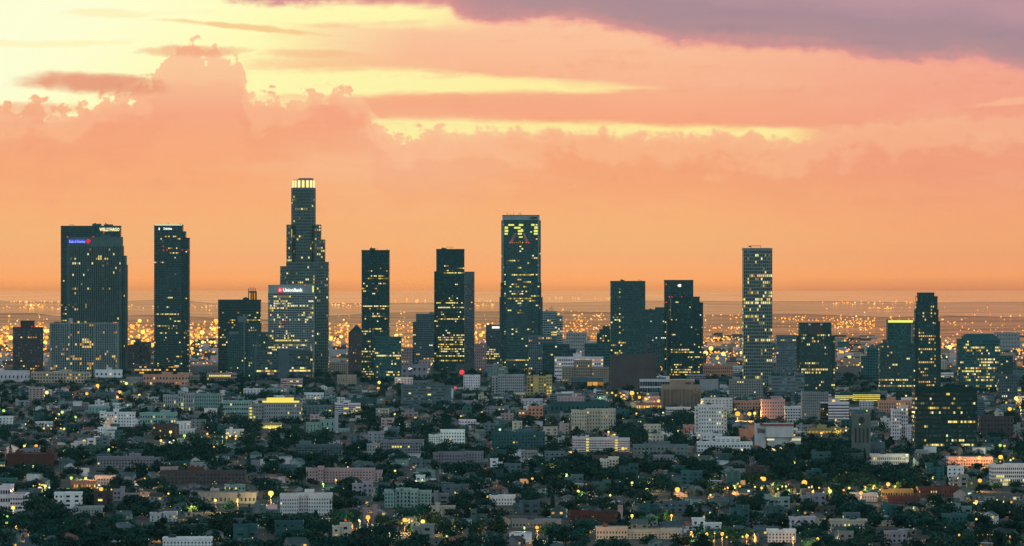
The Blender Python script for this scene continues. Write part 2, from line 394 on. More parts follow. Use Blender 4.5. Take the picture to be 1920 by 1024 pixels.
# ------------------------------------------------------------------ buildings
QM = {}
def quad_mesh(w, h, mat):
    k = (round(w, 1), round(h, 1), mat.name)
    if k not in QM:
        b = MB(); w, h = k[0]/2, k[1]/2
        b.box(-w, w, -.06, .06, -h, h); QM[k] = b.mesh('window', mat)
    return QM[k]
def facade(acc, p0, p1, z0, z1, cols, rows, wf, hf, litf):
    (ax, ay), (bx, by) = p0, p1; L = math.hypot(bx-ax, by-ay)
    if L < .5 or cols < 1 or rows < 1: return
    ux, uy = (bx-ax)/L, (by-ay)/L; nx, ny = uy, -ux; rz = math.atan2(uy, ux)
    cw = L/cols; fh = (z1-z0)/rows; w = cw*wf; h = fh*hf
    for r in range(rows):
        zc = z0 + fh*(r+.5); rowp = R.choice([.1,.25,.5,.8,1,1.2,2.4]); on = False
        for c in range(cols):
            p = litf(ax+ux*cw*(c+.5), zc); full = p >= 1; p = min(.97, (p*1.4 if p < .3 and rows*cols > 120 else p)*rowp)
            on = full or R.random() < (p*.75 if not on else min(.97, p*1.2+.18 if p > 0 else 0))
            t = cw*(c+.5)
            acc.append((on, ax+ux*t+nx*.12, ay+uy*t+ny*.12, zc, w, h, rz))
def put_windows(root, acc, pane, lit, cap=100, stuff_dark=True):
    lits = [a for a in acc if a[0]]; darks = [a for a in acc if not a[0]]
    R.shuffle(lits)
    ones = lits[:cap]; rest = lits[cap:]
    if len(ones)+len(darks) <= cap: ones += darks; darks = []
    for on, x, y, z, w, h, rz in ones:
        obj('window', quad_mesh(w, h, lit if on else pane), root, (x, y, z), rz)
    for nm, lst, m in (('dark_windows', darks, pane), ('lit_windows', rest, lit)):
        if not lst: continue
        b = MB()
        for on, x, y, z, w, h, rz in lst:
            cx, sx = math.cos(rz)*w/2, math.sin(rz)*w/2; h2 = h/2
            b.quad((x-cx, y-sx, z-h2), (x+cx, y+sx, z-h2), (x+cx, y+sx, z+h2), (x-cx, y-sx, z+h2))
        tag(b.build(nm, m, root), kind='stuff')
def rect(x0, x1, y0, y1): return [(x0, y0), (x1, y0), (x1, y1), (x0, y1)]
def ngon(cx, cy, r, n, rot=0): return [(cx+r*math.cos(rot+2*math.pi*i/n), cy+r*math.sin(rot+2*math.pi*i/n)) for i in range(n)]

def building(name, label, cat, x0, x1, yt, yb, depth=40, yaw=0, wall='grey', pane=None, cols=12, fh=4.0, rows=None, wf=.7, hf=.6, lit=.1,
             litm=None, zones=(), vols=None, rib=0, ribw=.8, ribd=.8, band=0, plant=1, parapet=1.2, base=0, cap=100, short=None, guard=.8, group=None, sidecols=None, frame=None, roofm='felt', mark=None):
    """one building: wall > ribs and parapet in its mesh, roof plant, each window; sizes come from its distance"""
    X, Y = gxy((x0+x1)/2, yb); s = A*Y; wallm = W[wall]
    root = empty(name, (X, Y, 0), math.radians(yaw)); xc = (x0+x1)/2
    if label: tag(root, label, cat, group)
    tot = (x1-x0)*s
    th = abs(math.radians(yaw)); wd = (tot - depth*math.sin(th))/math.cos(th) if yaw else tot
    Z = lambda y: (yb-y)*s
    if vols is None: vs = [(rect(-wd/2, wd/2, 0, depth), 0, Z(yt), cols)]
    else: vs = [(rect((a-xc)*s, (b-xc)*s, d0, d0+dd), Z(bot) if bot < yb else 0, Z(top), c) for a, b, top, bot, d0, dd, c in vols]
    b = MB(); acc = []; roof = MB()
    def litf(lx, z):
        px, py = xc + lx/s, yb - z/s
        for za, zb, zc_, zd, p in zones:
            if za <= px <= zb and zc_ <= py <= zd: return p
        return lit
    for pts, z0, z1, cc in vs:
        b.prism(pts, z0, z1, cap=False)
        k = len(roof.v); roof.v += [(x, y, z1-.3) for x, y in pts]; roof.f.append(tuple(range(k, k+len(pts)))); roof.mi.append(0)
        L0 = abs(pts[1][0]-pts[0][0])
        for i in range(len(pts)):
            p, q = pts[i], pts[(i+1) % len(pts)]; L = math.hypot(q[0]-p[0], q[1]-p[1])
            if L < .01: continue
            ux, uy = (q[0]-p[0])/L, (q[1]-p[1])/L; ny = -ux; nxx = uy
            # parapet rim, standing a little proud of the wall
            if parapet:
                e = .25; P = [(p[0]+nxx*e-ux*e, p[1]+ny*e-uy*e), (q[0]+nxx*e+ux*e, q[1]+ny*e+uy*e), (q[0]-nxx*.35, q[1]-ny*.35), (p[0]-nxx*.35, p[1]-ny*.35)]
                b.prism(P, z1-parapet*.6, z1+parapet*.5)
            wny = ny*math.cos(math.radians(yaw)) + nxx*math.sin(math.radians(yaw))
            if wny > .15: continue
            n = cc if i == 0 else max(1, round((sidecols or cc*L/max(L0, 1))))
            zt = z1 - parapet*1.2 - (band*s if band else 0); zb_ = max(z0, base)
            if cc:
                facade(acc, p, q, zb_+.3, zt, n, rows or max(1, round((zt-zb_)/fh)), wf, hf, litf)
                if rib:
                    for j in range(0, n+1, rib):
                        t = min(max(L*j/n, ribw/2), L-ribw/2); c0 = (p[0]+ux*t, p[1]+uy*t)
                        P = [(c0[0]-ux*ribw/2+nxx*ribd, c0[1]-uy*ribw/2+ny*ribd), (c0[0]+ux*ribw/2+nxx*ribd, c0[1]+uy*ribw/2+ny*ribd),
                             (c0[0]+ux*ribw/2+nxx*.02, c0[1]+uy*ribw/2+ny*.02), (c0[0]-ux*ribw/2+nxx*.02, c0[1]-uy*ribw/2+ny*.02)]
                        b.prism(P, zb_, zt+.2)
    b.build('wall', frame or wallm, root); roof.build('roof', RF[roofm], root)
    put_windows(root, acc, pane or PANE, litm or LIT, cap)
    pts, z0, z1, _ = vs[0]; xa, xb = min(p[0] for p in pts), max(p[0] for p in pts); ya, yb2 = min(p[1] for p in pts), max(p[1] for p in pts)
    for i in range(plant):
        small = xb-xa < 40; pw = min((xb-xa)*R.uniform(.12,.28), 4.5 if small else 16); px = R.uniform(xa+1, xb-pw-1); ph = R.uniform(1.2, 2.2) if small else R.uniform(2.5, 4.5); pd = min((yb2-ya)*.4, 12)
        q = MB(); y0 = ya + (yb2-ya)*R.uniform(.15, .5); q.box(px, px+pw, y0, y0+pd, z1-.25, z1+ph); q.box(px+pw*.2, px+pw*.4, y0+.5, y0+pd*.5, z1+ph, z1+ph+1.2)
        q.build('roof_plant', RF[roofm] if small else wallm, root)
    GUARD.append((x0, x1, yt, yt+(yb-yt)*guard, Y))
    occ_rect(X-tot/2-1, X+tot/2+1, Y-3, Y+depth+2)
    if short: MARKS.append((xc, (yt+yb)/2 if yb < 760 else yb-12, short))
    root['s'] = s; return root
def text_part(root, txt, x0, x1, y0, y1, off, mat, xc, yb, name='sign_lettering', bold=.02, z_extra=0):
    s = root['s']; cu = bpy.data.curves.new('txt', 'FONT'); cu.body = txt; cu.extrude = .06; cu.offset = bold; cu.resolution_u = 2
    t = bpy.data.objects.new('txt', cu); COL.objects.link(t)
    dg = bpy.context.evaluated_depsgraph_get(); me = bpy.data.meshes.new_from_object(t.evaluated_get(dg)); bpy.data.objects.remove(t)
    xs = [v.co.x for v in me.vertices]; ys = [v.co.y for v in me.vertices]
    fx = (x1-x0)*s/(max(xs)-min(xs)); fy = (y1-y0)*s/(max(ys)-min(ys)); ax, ay = min(xs), min(ys)
    for v in me.vertices: v.co = ((v.co.x-ax)*fx, -v.co.z*10, (v.co.y-ay)*fy)
    me.materials.clear(); me.materials.append(mat); me.name = name
    return obj(name, me, root, ((x0-xc)*s, off, (yb-y1)*s))
def lbox(root, name, x0, x1, y0, y1, d0, d1, mat, xc, yb):
    s = root['s']; b = MB(); b.box((x0-xc)*s, (x1-xc)*s, d0, d1, (yb-y1)*s, (yb-y0)*s); return b.build(name, mat, root)
def beacon(root, x, y, off, xc, yb, r=1.6, mat=None):
    s = root['s']; b = MB(); b.ball((0,0,0), r); return b.build('beacon_light', mat or BEAC, root, ((x-xc)*s, off, (yb-y)*s))
def mast(root, x, y0, y1, xc, yb, r=.45, off=10):
    s = root['s']; b = MB(); b.tube((0,0,0), (0,0,(y1-y0)*s), r, r*.6); b.box(-r*2.5, r*2.5, -.2, .2, (y1-y0)*s*.6, (y1-y0)*s*.6+.5); return b.build('mast', METAL, root, ((x-xc)*s, off, (yb-y1)*s))
W['brickred'] = wall_mat('painted_red', (.30,.05,.05))
CROWNG = emit_mat('lit_crown_green_yellow', [(0,(.95,.95,.16)), (1,(.95,.95,.2))], 1.0)

# ------------------------------------------------------------------ the towers of the skyline
T = 'office_tower'; C1 = 'skyscraper'
# far left
r = building(T, 'brown apartment tower with a stepped top and red roof beacons at the far left', C1, 24, 79, 614, 704, 26, wall='brown', cols=12, fh=4.5, wf=.6, hf=.5, lit=.03, litm=LITO, pane=PANE2,
    vols=[(24,79,614,704,0,26,12), (38,63,602,614,6,14,0)], plant=0, short='the brown tower with red beacons')
for x in (32, 38, 60, 66, 72): beacon(r, x, 612.6, 1, 51.5, 704, 1.2)
# tall dark tower carrying the yellow sign, and the ribbed one in front of it
r = building(T, 'tall dark tower with a bright yellow rooftop sign behind the ribbed grey tower', C1, 114, 225, 424, 690, 38, wall='slate', cols=30, fh=4.0, wf=.7, hf=.5, lit=.02,
    zones=[(114,128,570,610,.5), (114,128,424,470,0), (114,230,424,445,0)], plant=2, short='the tower with the yellow sign')
text_part(r, 'WELLS FARGO', 186.5, 224, 427, 433.6, -.7, SIGNY, 169.5, 690, bold=.035)
mast(r, 197, 416, 424, 169.5, 690); lbox(r, 'roof_rail', 130, 138.5, 421.3, 422, 4, 5, METAL, 169.5, 690); lbox(r, 'roof_rail', 130, 130.8, 421.3, 424, 4, 5, METAL, 169.5, 690); lbox(r, 'roof_rail', 137.7, 138.5, 421.3, 424, 4, 5, METAL, 169.5, 690)
r = building(T, 'tall ribbed grey tower with a blue and red lit sign near its top', C1, 127, 235, 445, 699, 46, wall='rib', cols=25, fh=4.0, wf=.55, hf=.85, lit=.035, rib=1, ribw=1.6, ribd=1.6, band=15,
    vols=[(127,227.5,445,699,0,46,25), (227.5,235,480,699,5,38,2)], plant=1, zones=[], short='the ribbed grey tower')
lbox(r, 'sign_panel', 128.6, 161, 448.5, 456.5, -2.2, -1.7, SIGNB, 181, 699)
text_part(r, 'Bank of America', 130, 159.5, 450, 455.6, -2.4, SIGNL, 181, 699, bold=.01)
s = r['s']; b = MB(); cx, cz = (165.5-181)*s, (699-452.6)*s
for i in range(2):
    for j in range(2):
        u, v = (i-.5)*4.0, (j-.5)*3.6
        px, pz = cx+(u-v*1.0)*.62, cz+(u+v)*.62
        b.prism([(px-2.2, -2.3), (px, -2.3), (px+2.2, -2.3), (px, -2.3)], pz, pz, cap=False)
        b.quad((px-2.3,-2.3,pz), (px,-2.3,pz-2.1), (px+2.3,-2.3,pz), (px,-2.3,pz+2.1))
b.build('sign_emblem', SIGNR, r)
for x, y in ((126.5,444.5), (175,444), (194.5,436.5)): beacon(r, x, y, -1, 181, 699, 1.1)
r = building(T, 'broad pale ribbed block with a dark glass middle standing before the ribbed grey tower', C1, 94, 220, 606, 707, 34, wall='grid', cols=36, fh=4.0, wf=.6, hf=.85, lit=.07, litm=LITO, rib=1, ribw=1.1, ribd=1.0,
    vols=[(94,131,606,707,0,34,11), (131,176,606,707,2,30,10), (176,220,606,707,0,34,13)], zones=[(131,176,606,690,.16), (94,131,606,707,.05)], plant=2, short='the broad ribbed block')
lbox(r, 'roof_plant', 128, 135, 597, 606, 8, 18, W['grey'], 157, 707)
for x in (147, 160): beacon(r, x, 604, 2, 157, 707, 2.0, LITO)
for x in (134.5, 213.5): beacon(r, x, 605, 0, 157, 707, 1.3)
# stepped dark tower
r = building(T, 'slim dark tower with three steps down its right shoulder and a lit roof line', C1, 288, 354, 422, 702, 40, wall='slate', cols=20, fh=4.0, wf=.75, hf=.5, lit=.03, litm=LIT,
    vols=[(289,341.5,422,702,0,40,18), (341.5,347.2,434.5,702,3,36,2), (347.2,354,446.5,702,6,30,2)],
    zones=[(300,335,443,448,.5), (310,338,455,458,.4), (318,336,473,480,.9), (289,340,488,499,.5), (306,330,489,494,.9), (300,328,558,563,.7), (294,318,574,580,.5), (291,336,584,590,.7), (296,332,611,616,.8), (326,332,600,616,.9), (289,350,640,700,.07), (345,354,620,702,.4), (332,343,650,702,.5), (289,345,422,442,0), (289,345,500,556,.008), (289,340,620,640,.03)], plant=0, short='the stepped dark tower')
lbox(r, 'roof_light', 290, 341, 421.2, 423.0, -.9, -.3, SIGNG, 321, 702)
text_part(r, 'Deloitte', 307, 322.5, 426.6, 431, -.8, SIGNW, 321, 702, bold=.03); lbox(r, 'sign_lamp', 297.5, 299.6, 427, 431.5, -.9, -.4, SIGNW, 321, 702)
mast(r, 314.5, 418, 422, 321, 702, .3); mast(r, 337.5, 419.5, 422, 321, 702, .9)
for x, y in ((306,462), (306.5,469), (313,469), (342,469), (352,469)): beacon(r, x, y, -.6, 321, 702, 1.0)
# pair left of the crowned tower
r = building(T, 'wide dark flat tower with a small lantern turret on the right of its roof', C1, 409, 488, 563, 700, 36, wall='slate', cols=22, fh=4.2, wf=.8, hf=.5, lit=.08, litm=LIT, zones=[(456,488,582,588,.9), (412,440,583,588,.6), (455,488,590,612,.5), (409,488,563,581,0)], plant=1, parapet=2, short='the dark tower with a turret')
lbox(r, 'turret', 465, 480.5, 546, 563, 8, 22, W['brown'], 448.5, 700)
for x in (466, 470, 474, 478): lbox(r, 'turret_post', x-.7, x+.7, 538.5+abs(x-472)*.35, 546, 8, 10, METAL, 448.5, 700)
for x in (468, 472.5, 477): lbox(r, 'window', x-.9, x+.9, 549, 562, 7.7, 7.9, LITO, 448.5, 700)
beacon(r, 469, 538, 9, 448.5, 700, .9); beacon(r, 476, 538, 9, 448.5, 700, .9)
r = building(T, 'dark setback tower with a pale knob top before the wide dark tower', C1, 420, 502, 596, 707, 30, wall='slate', cols=20, fh=4.2, wf=.5, hf=.5, lit=.1,
    vols=[(447.5,461.5,598,707,0,26,3), (427,447.5,624,707,2,24,5), (461.5,489,606,707,2,26,7), (489,502,624,707,3,22,3)], zones=[(447,462,598,640,0)], plant=0, short='the setback tower with a knob top')
lbox(r, 'cornice', 446, 463, 593, 604, -1, 18, W['bluegrey'], 461, 707)
lbox(r, 'pier', 457, 459, 604, 707, -1.2, -.2, W['bluegrey'], 461, 707); lbox(r, 'cornice', 430, 450, 622, 627, .5, 14, W['bluegrey'], 461, 707)
# the tallest: a round tiered tower with a crown of lit panels
def crowned():
    yb = 703; xc = 570; X, Y = gxy(xc, yb); s = A*Y; root = empty(T, (X, Y, 0)); root['s'] = s
    tag(root, 'tallest tower, tiered and round, with a glowing crown of yellow panels', C1)
    Z = lambda y: (yb-y)*s; P = lambda x: (x-xc)*s
    b = MB(); acc = []; rf = MB()
    def tier(cx, r, yt, ybt, n, rot, colsper, cy=32, litp=.05, zones=()):
        pts = ngon(P(cx), cy, r*s, n, rot); b.prism(pts, Z(ybt), Z(yt), cap=False)
        k = len(rf.v); rf.v += [(x, y, Z(yt)-.3) for x, y in pts]; rf.f.append(tuple(range(k, k+n))); rf.mi.append(0)
        for i in range(n):
            p, q = pts[i], pts[(i+1) % n]; L = math.hypot(q[0]-p[0], q[1]-p[1]); ux, uy = (q[0]-p[0])/L, (q[1]-p[1])/L
            if -ux > .25: continue
            def lf(x, z):
                yy = yb - z/s; xx = xc + x/s
                for xa, xb, ya, yb_, pr in zones:
                    if xa <= xx <= xb and ya <= yy <= yb_: return pr
                return litp
            facade(acc, p, q, Z(ybt)+.3, Z(yt)-1.5, colsper, max(1, round((Z(yt)-Z(ybt))/5.2)), .62, .55, lf)
            c0 = p; b.prism([(c0[0]-.5+uy*.3, c0[1]-.5-ux*.3), (c0[0]+.5+uy*.3, c0[1]-.5-ux*.3), (c0[0]+.5, c0[1]+.3), (c0[0]-.5, c0[1]+.3)], Z(ybt), Z(yt)+.8)
    r8 = math.pi/8
    tier(568, 22.6, 353, 703, 16, math.pi/16, 2, 30, .11, [(550,580,371,380,.8), (552,576,388,393,1.2), (560,576,404,409,.9), (560,575,438,443,.9), (545,590,353,368,0)])
    # shoulders set against the round core
    def block(xa, xb, yt, d0, d1, cols, litp=.06):
        pts = rect(P(xa), P(xb), d0, d1); b.prism(pts, 0, Z(yt), cap=False)
        k = len(rf.v); rf.v += [(x, y, Z(yt)-.3) for x, y in pts]; rf.f.append((k, k+1, k+2, k+3)); rf.mi.append(0)
        for p, q, c in ((pts[0], pts[1], cols), (pts[1], pts[2], 6), (pts[3], pts[0], 6)):
            facade(acc, p, q, .3, Z(yt)-1.2, c, round(Z(yt)/5.2), .62, .55, lambda x, z: litp)
    block(536.5, 546.5, 421, 12, 48, 3, .28); block(589.5, 601, 421, 12, 48, 3, .28)
    block(546.5, 589.5, 430, 20, 46, 8, .0)
    block(601, 608.5, 449, 16, 44, 2, .2)
    block(525, 536.5, 499, 4, 54, 4, .05); block(536.5, 601, 491.5, 3.2, 8.4, 18, .09); block(601, 615, 491, 2.5, 56, 4, .09)
    b.build('wall', W['grid2'], root); rf.build('roof', RF['felt'], root); put_windows(root, acc, PANE, LIT)
    q = MB(); q.prism(ngon(P(568), 30, 21.5*s, 16, math.pi/16), Z(353), Z(351.5)); q.prism(ngon(P(568), 30, 19.5*s, 16, math.pi/16), Z(351.5), Z(336.5)); q.build('crown_drum', W['beige'], root)
    for i in range(16):
        t = math.pi/8*i + math.pi/16*0; 
        if math.sin(t) > .3: continue
        b2 = MB(); w = 2.35*s; hh = (351.3-338)*s; b2.box(-w, w, -.4, .4, 0, hh)
        b2.build('crown_panel', CROWN, root, (P(568)+20.6*s*math.cos(t), 30+20.6*s*math.sin(t), Z(351.3)), t+math.pi/2)
    q = MB(); q.prism(ngon(P(572), 30, 14.5*s, 12), Z(336.5), Z(333.8)); q.build('helipad', METAL, root)
    lbox(root, 'window', 545.6, 547.2, 430, 445, 11.5, 11.9, LIT, xc, yb)
    GUARD.append((525, 615, 333, 690, Y)); occupy(X, Y+25, 60); MARKS.append((575, 470, 'the tallest crowned tower'))
W['grid2'] = wall_mat('cladding_granite', (.14,.20,.185))
crowned()
r = building(T, 'pale gridded slab tower with a red and white lit sign at its top', C1, 503, 588, 535, 706, 30, wall='grid', cols=26, fh=3.9, wf=.74, hf=.62, lit=.13, pane=PANE, rib=2, ribw=.55, ribd=.5,
    zones=[(508,544,553,570,.6), (528,575,570,574,.8), (503,525,575,580,.7), (560,588,585,606,.35), (505,588,618,626,.75), (505,560,626,640,.35), (504,540,650,655,.9), (582,589,640,704,.5), (503,588,535,552,0)], band=13, plant=0, short='the gridded tower with the red and white sign')
lbox(r, 'roof_plant', 524, 586, 533, 536, 6, 22, W['grey'], 545.5, 706)
lbox(r, 'sign_panel', 521, 529.6, 539.5, 548.6, -1.4, -.9, SIGNR, 545.5, 706)
for xx in (523.4, 526.2): lbox(r, 'sign_emblem', xx, xx+.9, 541.5, 546.5, -1.7, -1.5, SIGNW, 545.5, 706)
text_part(r, 'UnionBank', 531, 567.5, 540.5, 547.3, -1.2, SIGNW, 545.5, 706, bold=.03)
lbox(r, 'sign_lamp', 585.5, 588.5, 536, 548, -.8, -.4, LITY, 545.5, 706)
for x, y in ((572,535), (526,607), (535,601)): beacon(r, x, y, -1.2, 545.5, 706, 1.3)
r = building('office_block', 'low glass office pair with a blank grey pier between its halves and a lit strip', 'office building', 477, 586, 655, 713, 30, wall='bluegrey', cols=26, fh=4.3, wf=.94, hf=.6, lit=.1, pane=GLASS,
    vols=[(481,522,658,713,0,28,10), (543,582,656,713,0,28,10), (522,543,655,713,-2,24,0), (477,481,652,713,-1,20,0), (582,586,660,713,-1,20,1)],
    zones=[(480,522,693,698,3), (543,582,693,698,3), (481,522,660,690,.1)], plant=1, short='the low glass office pair')
mast(r, 481.5, 639, 652, 531.5, 713, .8, 3); mast(r, 573, 640, 656, 531.5, 713, .8, 3)
# centre left
building(T, 'narrow pinkish tower with a steep dark gable roof beside the black slab', C1, 653, 681, 622, 705, 24, wall='brown', cols=7, fh=4.4, wf=.45, hf=.5, lit=.07, litm=LITO, plant=0, pane=PANE2, short='the gabled narrow tower')
def gable_top():
    root = [o for o in COL.objects if o.get('label', '').startswith('narrow pinkish')][0]; s = root['s']
    b = MB(); x0, x1 = (656-667)*s, (680.5-667)*s; z0, z1 = (705-622)*s+.7, (705-609)*s
    n = len(b.v); xm = (x0+x1)/2; b.v += [(x0,-.3,z0),(x1,-.3,z0),(xm,-.3,z1),(x0,22,z0),(x1,22,z0),(xm,22,z1)]
    b.f += [(0,1,2),(5,4,3),(0,2,5,3),(1,4,5,2)]; b.mi += [0]*4; b.build('gable_roof', W['slate'], root)
gable_top()
r = building(T, 'plain black slab tower between the gabled tower and the twin step tower', C1, 678, 729.5, 470, 709, 50, wall='dark', cols=18, fh=4.1, wf=.72, hf=.5, lit=.10, pane=GLASS,
    zones=[(678,730,470,500,0), (690,728,501,535,.2), (678,730,570,576,.6), (678,730,556,570,0), (700,722,577,600,.3), (678,695,620,709,.3)], plant=1, parapet=2, short='the plain black slab')
mast(r, 707, 465, 470, 703.7, 709, .35); mast(r, 725.5, 466, 470, 703.7, 709, .5)
r = building(T, 'squat dark glass block hugging the foot of the black slab', 'office building', 703, 752, 632, 716, 40, wall='teal', cols=16, fh=4.2, wf=.85, hf=.5, lit=.06, pane=GLASS, zones=[(703,752,655,672,.25), (724,742,690,709,.35)], plant=1, short='the squat glass block')
r = building(T, 'two-step grey tower standing left of the dark office-lit slab', C1, 774, 822, 589, 692, 30, wall='bluegrey', cols=14, fh=4.0, wf=.7, hf=.5, lit=.1, vols=[(780,822,589,692,2,30,12), (774,780,604,692,0,26,2)], zones=[(774,822,589,606,0), (790,822,665,680,.5)], litm=LIT, plant=1, short='the two-step grey tower')
r = building(T, 'dark slab tower with office lights filling its lower floors', C1, 814, 871, 468, 696, 42, wall='dark', cols=20, fh=4.1, wf=.74, hf=.52, lit=.07, pane=GLASS,
    vols=[(818,870.5,468,696,0,42,18), (814,818,510,696,6,30,1)], zones=[(815,871,468,497,0), (830,871,498,520,.18), (820,871,566,600,.3), (822,871,626,680,.72), (815,871,520,562,.03)], plant=1, parapet=2, short='the slab with lit lower floors')
mast(r, 845, 464, 468, 842, 696, .4); lbox(r, 'roof_rail', 836, 851, 463.2, 463.7, 8, 9, METAL, 842, 696)
building(T, 'slender grey tower half hidden behind the slab with lit lower floors', C1, 869, 889.5, 510, 690, 30, wall='bluegrey', cols=6, fh=4.1, wf=.8, hf=.45, lit=.025, pane=PANE2, zones=[(868,892,510,531,0)], band=20, plant=0, short='the slender grey tower')
building(T, 'small pale tower with a white lit sign panel on its top corner', C1, 911, 938, 610, 691, 26, wall='bluegrey', cols=9, fh=4.1, wf=.7, hf=.5, lit=.05, zones=[(911,928,655,675,.8)], band=9, plant=1, short='the small pale tower with a lit panel')
r0 = [o for o in COL.objects if o.get('label', '').startswith('small pale tower')][0]; lbox(r0, 'sign_panel', 922.5, 937, 612, 616, -.7, -.3, SIGNW, 924.5, 691)
# the tapering tower in the middle
r = building(T, 'tall tapering dark tower with a pale top band and red-lit balcony', C1, 936, 1018, 404, 700, 44, wall='slate', cols=24, fh=4.1, wf=.82, hf=.5, lit=.055, pane=GLASS,
    vols=[(942,1011.5,404,700,4,40,20), (940,942,414,700,8,34,1), (1011.5,1014,414,700,8,34,1), (938.5,941.5,531,700,3,41,1), (1012.5,1015,531,700,6,40,1), (936.5,940,558,700,1,42,2), (1012.5,1017.5,558,700,1,42,2), (948,996,458,700,0,3.6,13)],
    zones=[(942,1012,404,418,0), (942,1012,418,468,.05), (942,1012,468,480,.06), (950,1008,483,497,.15), (944,1012,508,560,.22), (964,1000,555,566,.7), (942,1012,676,697,.35), (950,992,674,680,1.0)], plant=0, parapet=1.5, short='the tall tapering tower')
lbox(r, 'top_band', 942, 1011.6, 405, 412.5, 3.0, 3.6, W['grid'], 977, 700)
for xa, xb in ((942, 944), (1009, 1011)): lbox(r, 'pilaster', xa, xb, 412.5, 530, 3.1, 3.5, W['grid'], 977, 700)
text_part(r, 'AON', 994, 1007, 406.3, 410.8, 2.7, DARKSIGN, 977, 700, bold=.03)
b = MB()
for k in range(5): pass
lbox(r, 'balcony_rail', 953, 996, 456.2, 457.4, -.5, .2, W['brickred'], 977, 700)  # red lighting of the ledge put into the rail's paint
for xx in (964, 968, 972, 976, 980): beacon(r, xx, 454.8, -.3, 977, 700, 1.0, LITO)
for xa, xb, m in ((956,966,1), (987,981,1)):
    s = r['s']; q = MB(); q.quad(((xa-1-977)*s,3.7,(700-455)*s), ((xa+4.5-977)*s,3.7,(700-455)*s), ((xb+3-977)*s,3.7,(700-437)*s), ((xb-1-977)*s,3.7,(700-437)*s))
    q.build('painted_light_beam', W['salmon'], r)  # light beams on the facade, painted as salmon quads
for xx in (956, 960, 987, 991): beacon(r, xx, 455, -.3, 977, 700, 1.1, BEAC)
for xa, xb, ya, yb_ in ((953,964,420.4,423.4),(973,981,420.2,423.6),(996,1002,420,423.4),(946.3,952.5,425,429),(964,976,425.4,428.8),(1002,1008.3,424.6,429),(946.3,953,431,435),(971,981,431.4,434.8),(1001,1008.3,431,435.2),(946,952,436.8,440),(971,978.5,436.6,440),(1001,1008,436.6,440),(973,980,443.4,445.8)):
    lbox(r, 'lit_panel', xa, xb, ya, yb_, 3.45, 3.75, CROWNG, 977, 700)
for x0_, h_ in ((951,6),(957,3),(963,5),(972,3),(975,7),(977,4)): mast(r, x0_, 404-h_, 404, 977, 700, .35)
r = building(T, 'pale banded tower with a stepped top and antennas right of the tapering tower', C1, 1012, 1055, 584, 688, 34, wall='grid', cols=13, fh=4.3, wf=.85, hf=.5, lit=.04, vols=[(1012,1044,584,688,2,34,9), (1044,1055,592,688,0,30,4)], zones=[(1033,1055,620,628,1.2), (1012,1055,584,590,0)], plant=1, short='the pale banded tower')
for xx in (1031, 1034, 1037): mast(r, xx, 573 + abs(xx-1034), 584, 1033.5, 688, .5)
building(T, 'grey gridded office tower tucked before the foot of the tapering tower', 'office building', 991, 1042, 630, 703, 30, wall='bluegrey', cols=14, fh=4.2, wf=.62, hf=.6, lit=.05, litm=LITO, zones=[(998,1036,633,638,.8), (991,1042,690,703,.2)], plant=1, short='the grey gridded office')
building('office_block', 'dark teal stepped office block between the gridded office and the white block', 'office building', 1017, 1078, 646, 708, 34, wall='teal', cols=14, fh=4.3, wf=.85, hf=.5, lit=.025, vols=[(1017,1068,646,708,0,34,13), (1068,1080,655,708,3,30,3)], plant=1, short='the dark teal stepped block')
building('office_block', 'teal blank-walled office block left of the dark windowless tower', 'office building', 1096, 1150, 645, 712, 34, wall='teal', cols=14, fh=4.5, wf=.9, hf=.4, lit=.0, plant=1, short='the teal blank block')
building('office_block', 'long white block with a dark strip of windows near its roof', 'office building', 1040, 1131, 670, 715, 30, wall='lavender', cols=22, fh=4.2, rows=6, wf=.72, hf=.42, lit=.08, litm=LITO, pane=PANE2, zones=[(1080,1131,675,682,.6)], plant=0, short='the long white block', vols=[(1040,1131,670,715,0,30,22), (1075,1091,664,670,4,20,0)], roofm='pale')
r = building('office_block', 'beige stepped block with a low drum before the long white block', 'office building', 1054, 1142, 683, 724, 28, wall='beige', cols=16, rows=8, wf=.5, hf=.45, lit=.06, litm=LITO, vols=[(1076,1110,676,724,6,24,8), (1054,1076,688,724,2,24,4), (1110,1142,689,724,0,30,9)], plant=0, short='the beige stepped block')
building('hall', 'dark low hall with a warm lit lobby below the beige stepped block', 'hall', 1071, 1131, 710, 727, 24, wall='bluegrey', cols=6, rows=1, wf=.9, hf=.6, lit=0, zones=[(1100,1131,700,730,3)], litm=LITO, plant=1, parapet=2.5, short='the low hall with a lit lobby')
building('tower_house', 'small dark tower with a fretted pointed roof left of the dark windowless tower', 'building', 1119, 1148, 626, 696, 20, wall='slate', cols=6, fh=4.2, wf=.5, hf=.5, lit=.06, plant=0, vols=[(1119,1148,626,696,0,20,6), (1124,1146,618,626,3,14,4), (1130,1143,612,618,5,10,2)], zones=[(1119,1148,632,640,.7)], short='the small fretted tower')
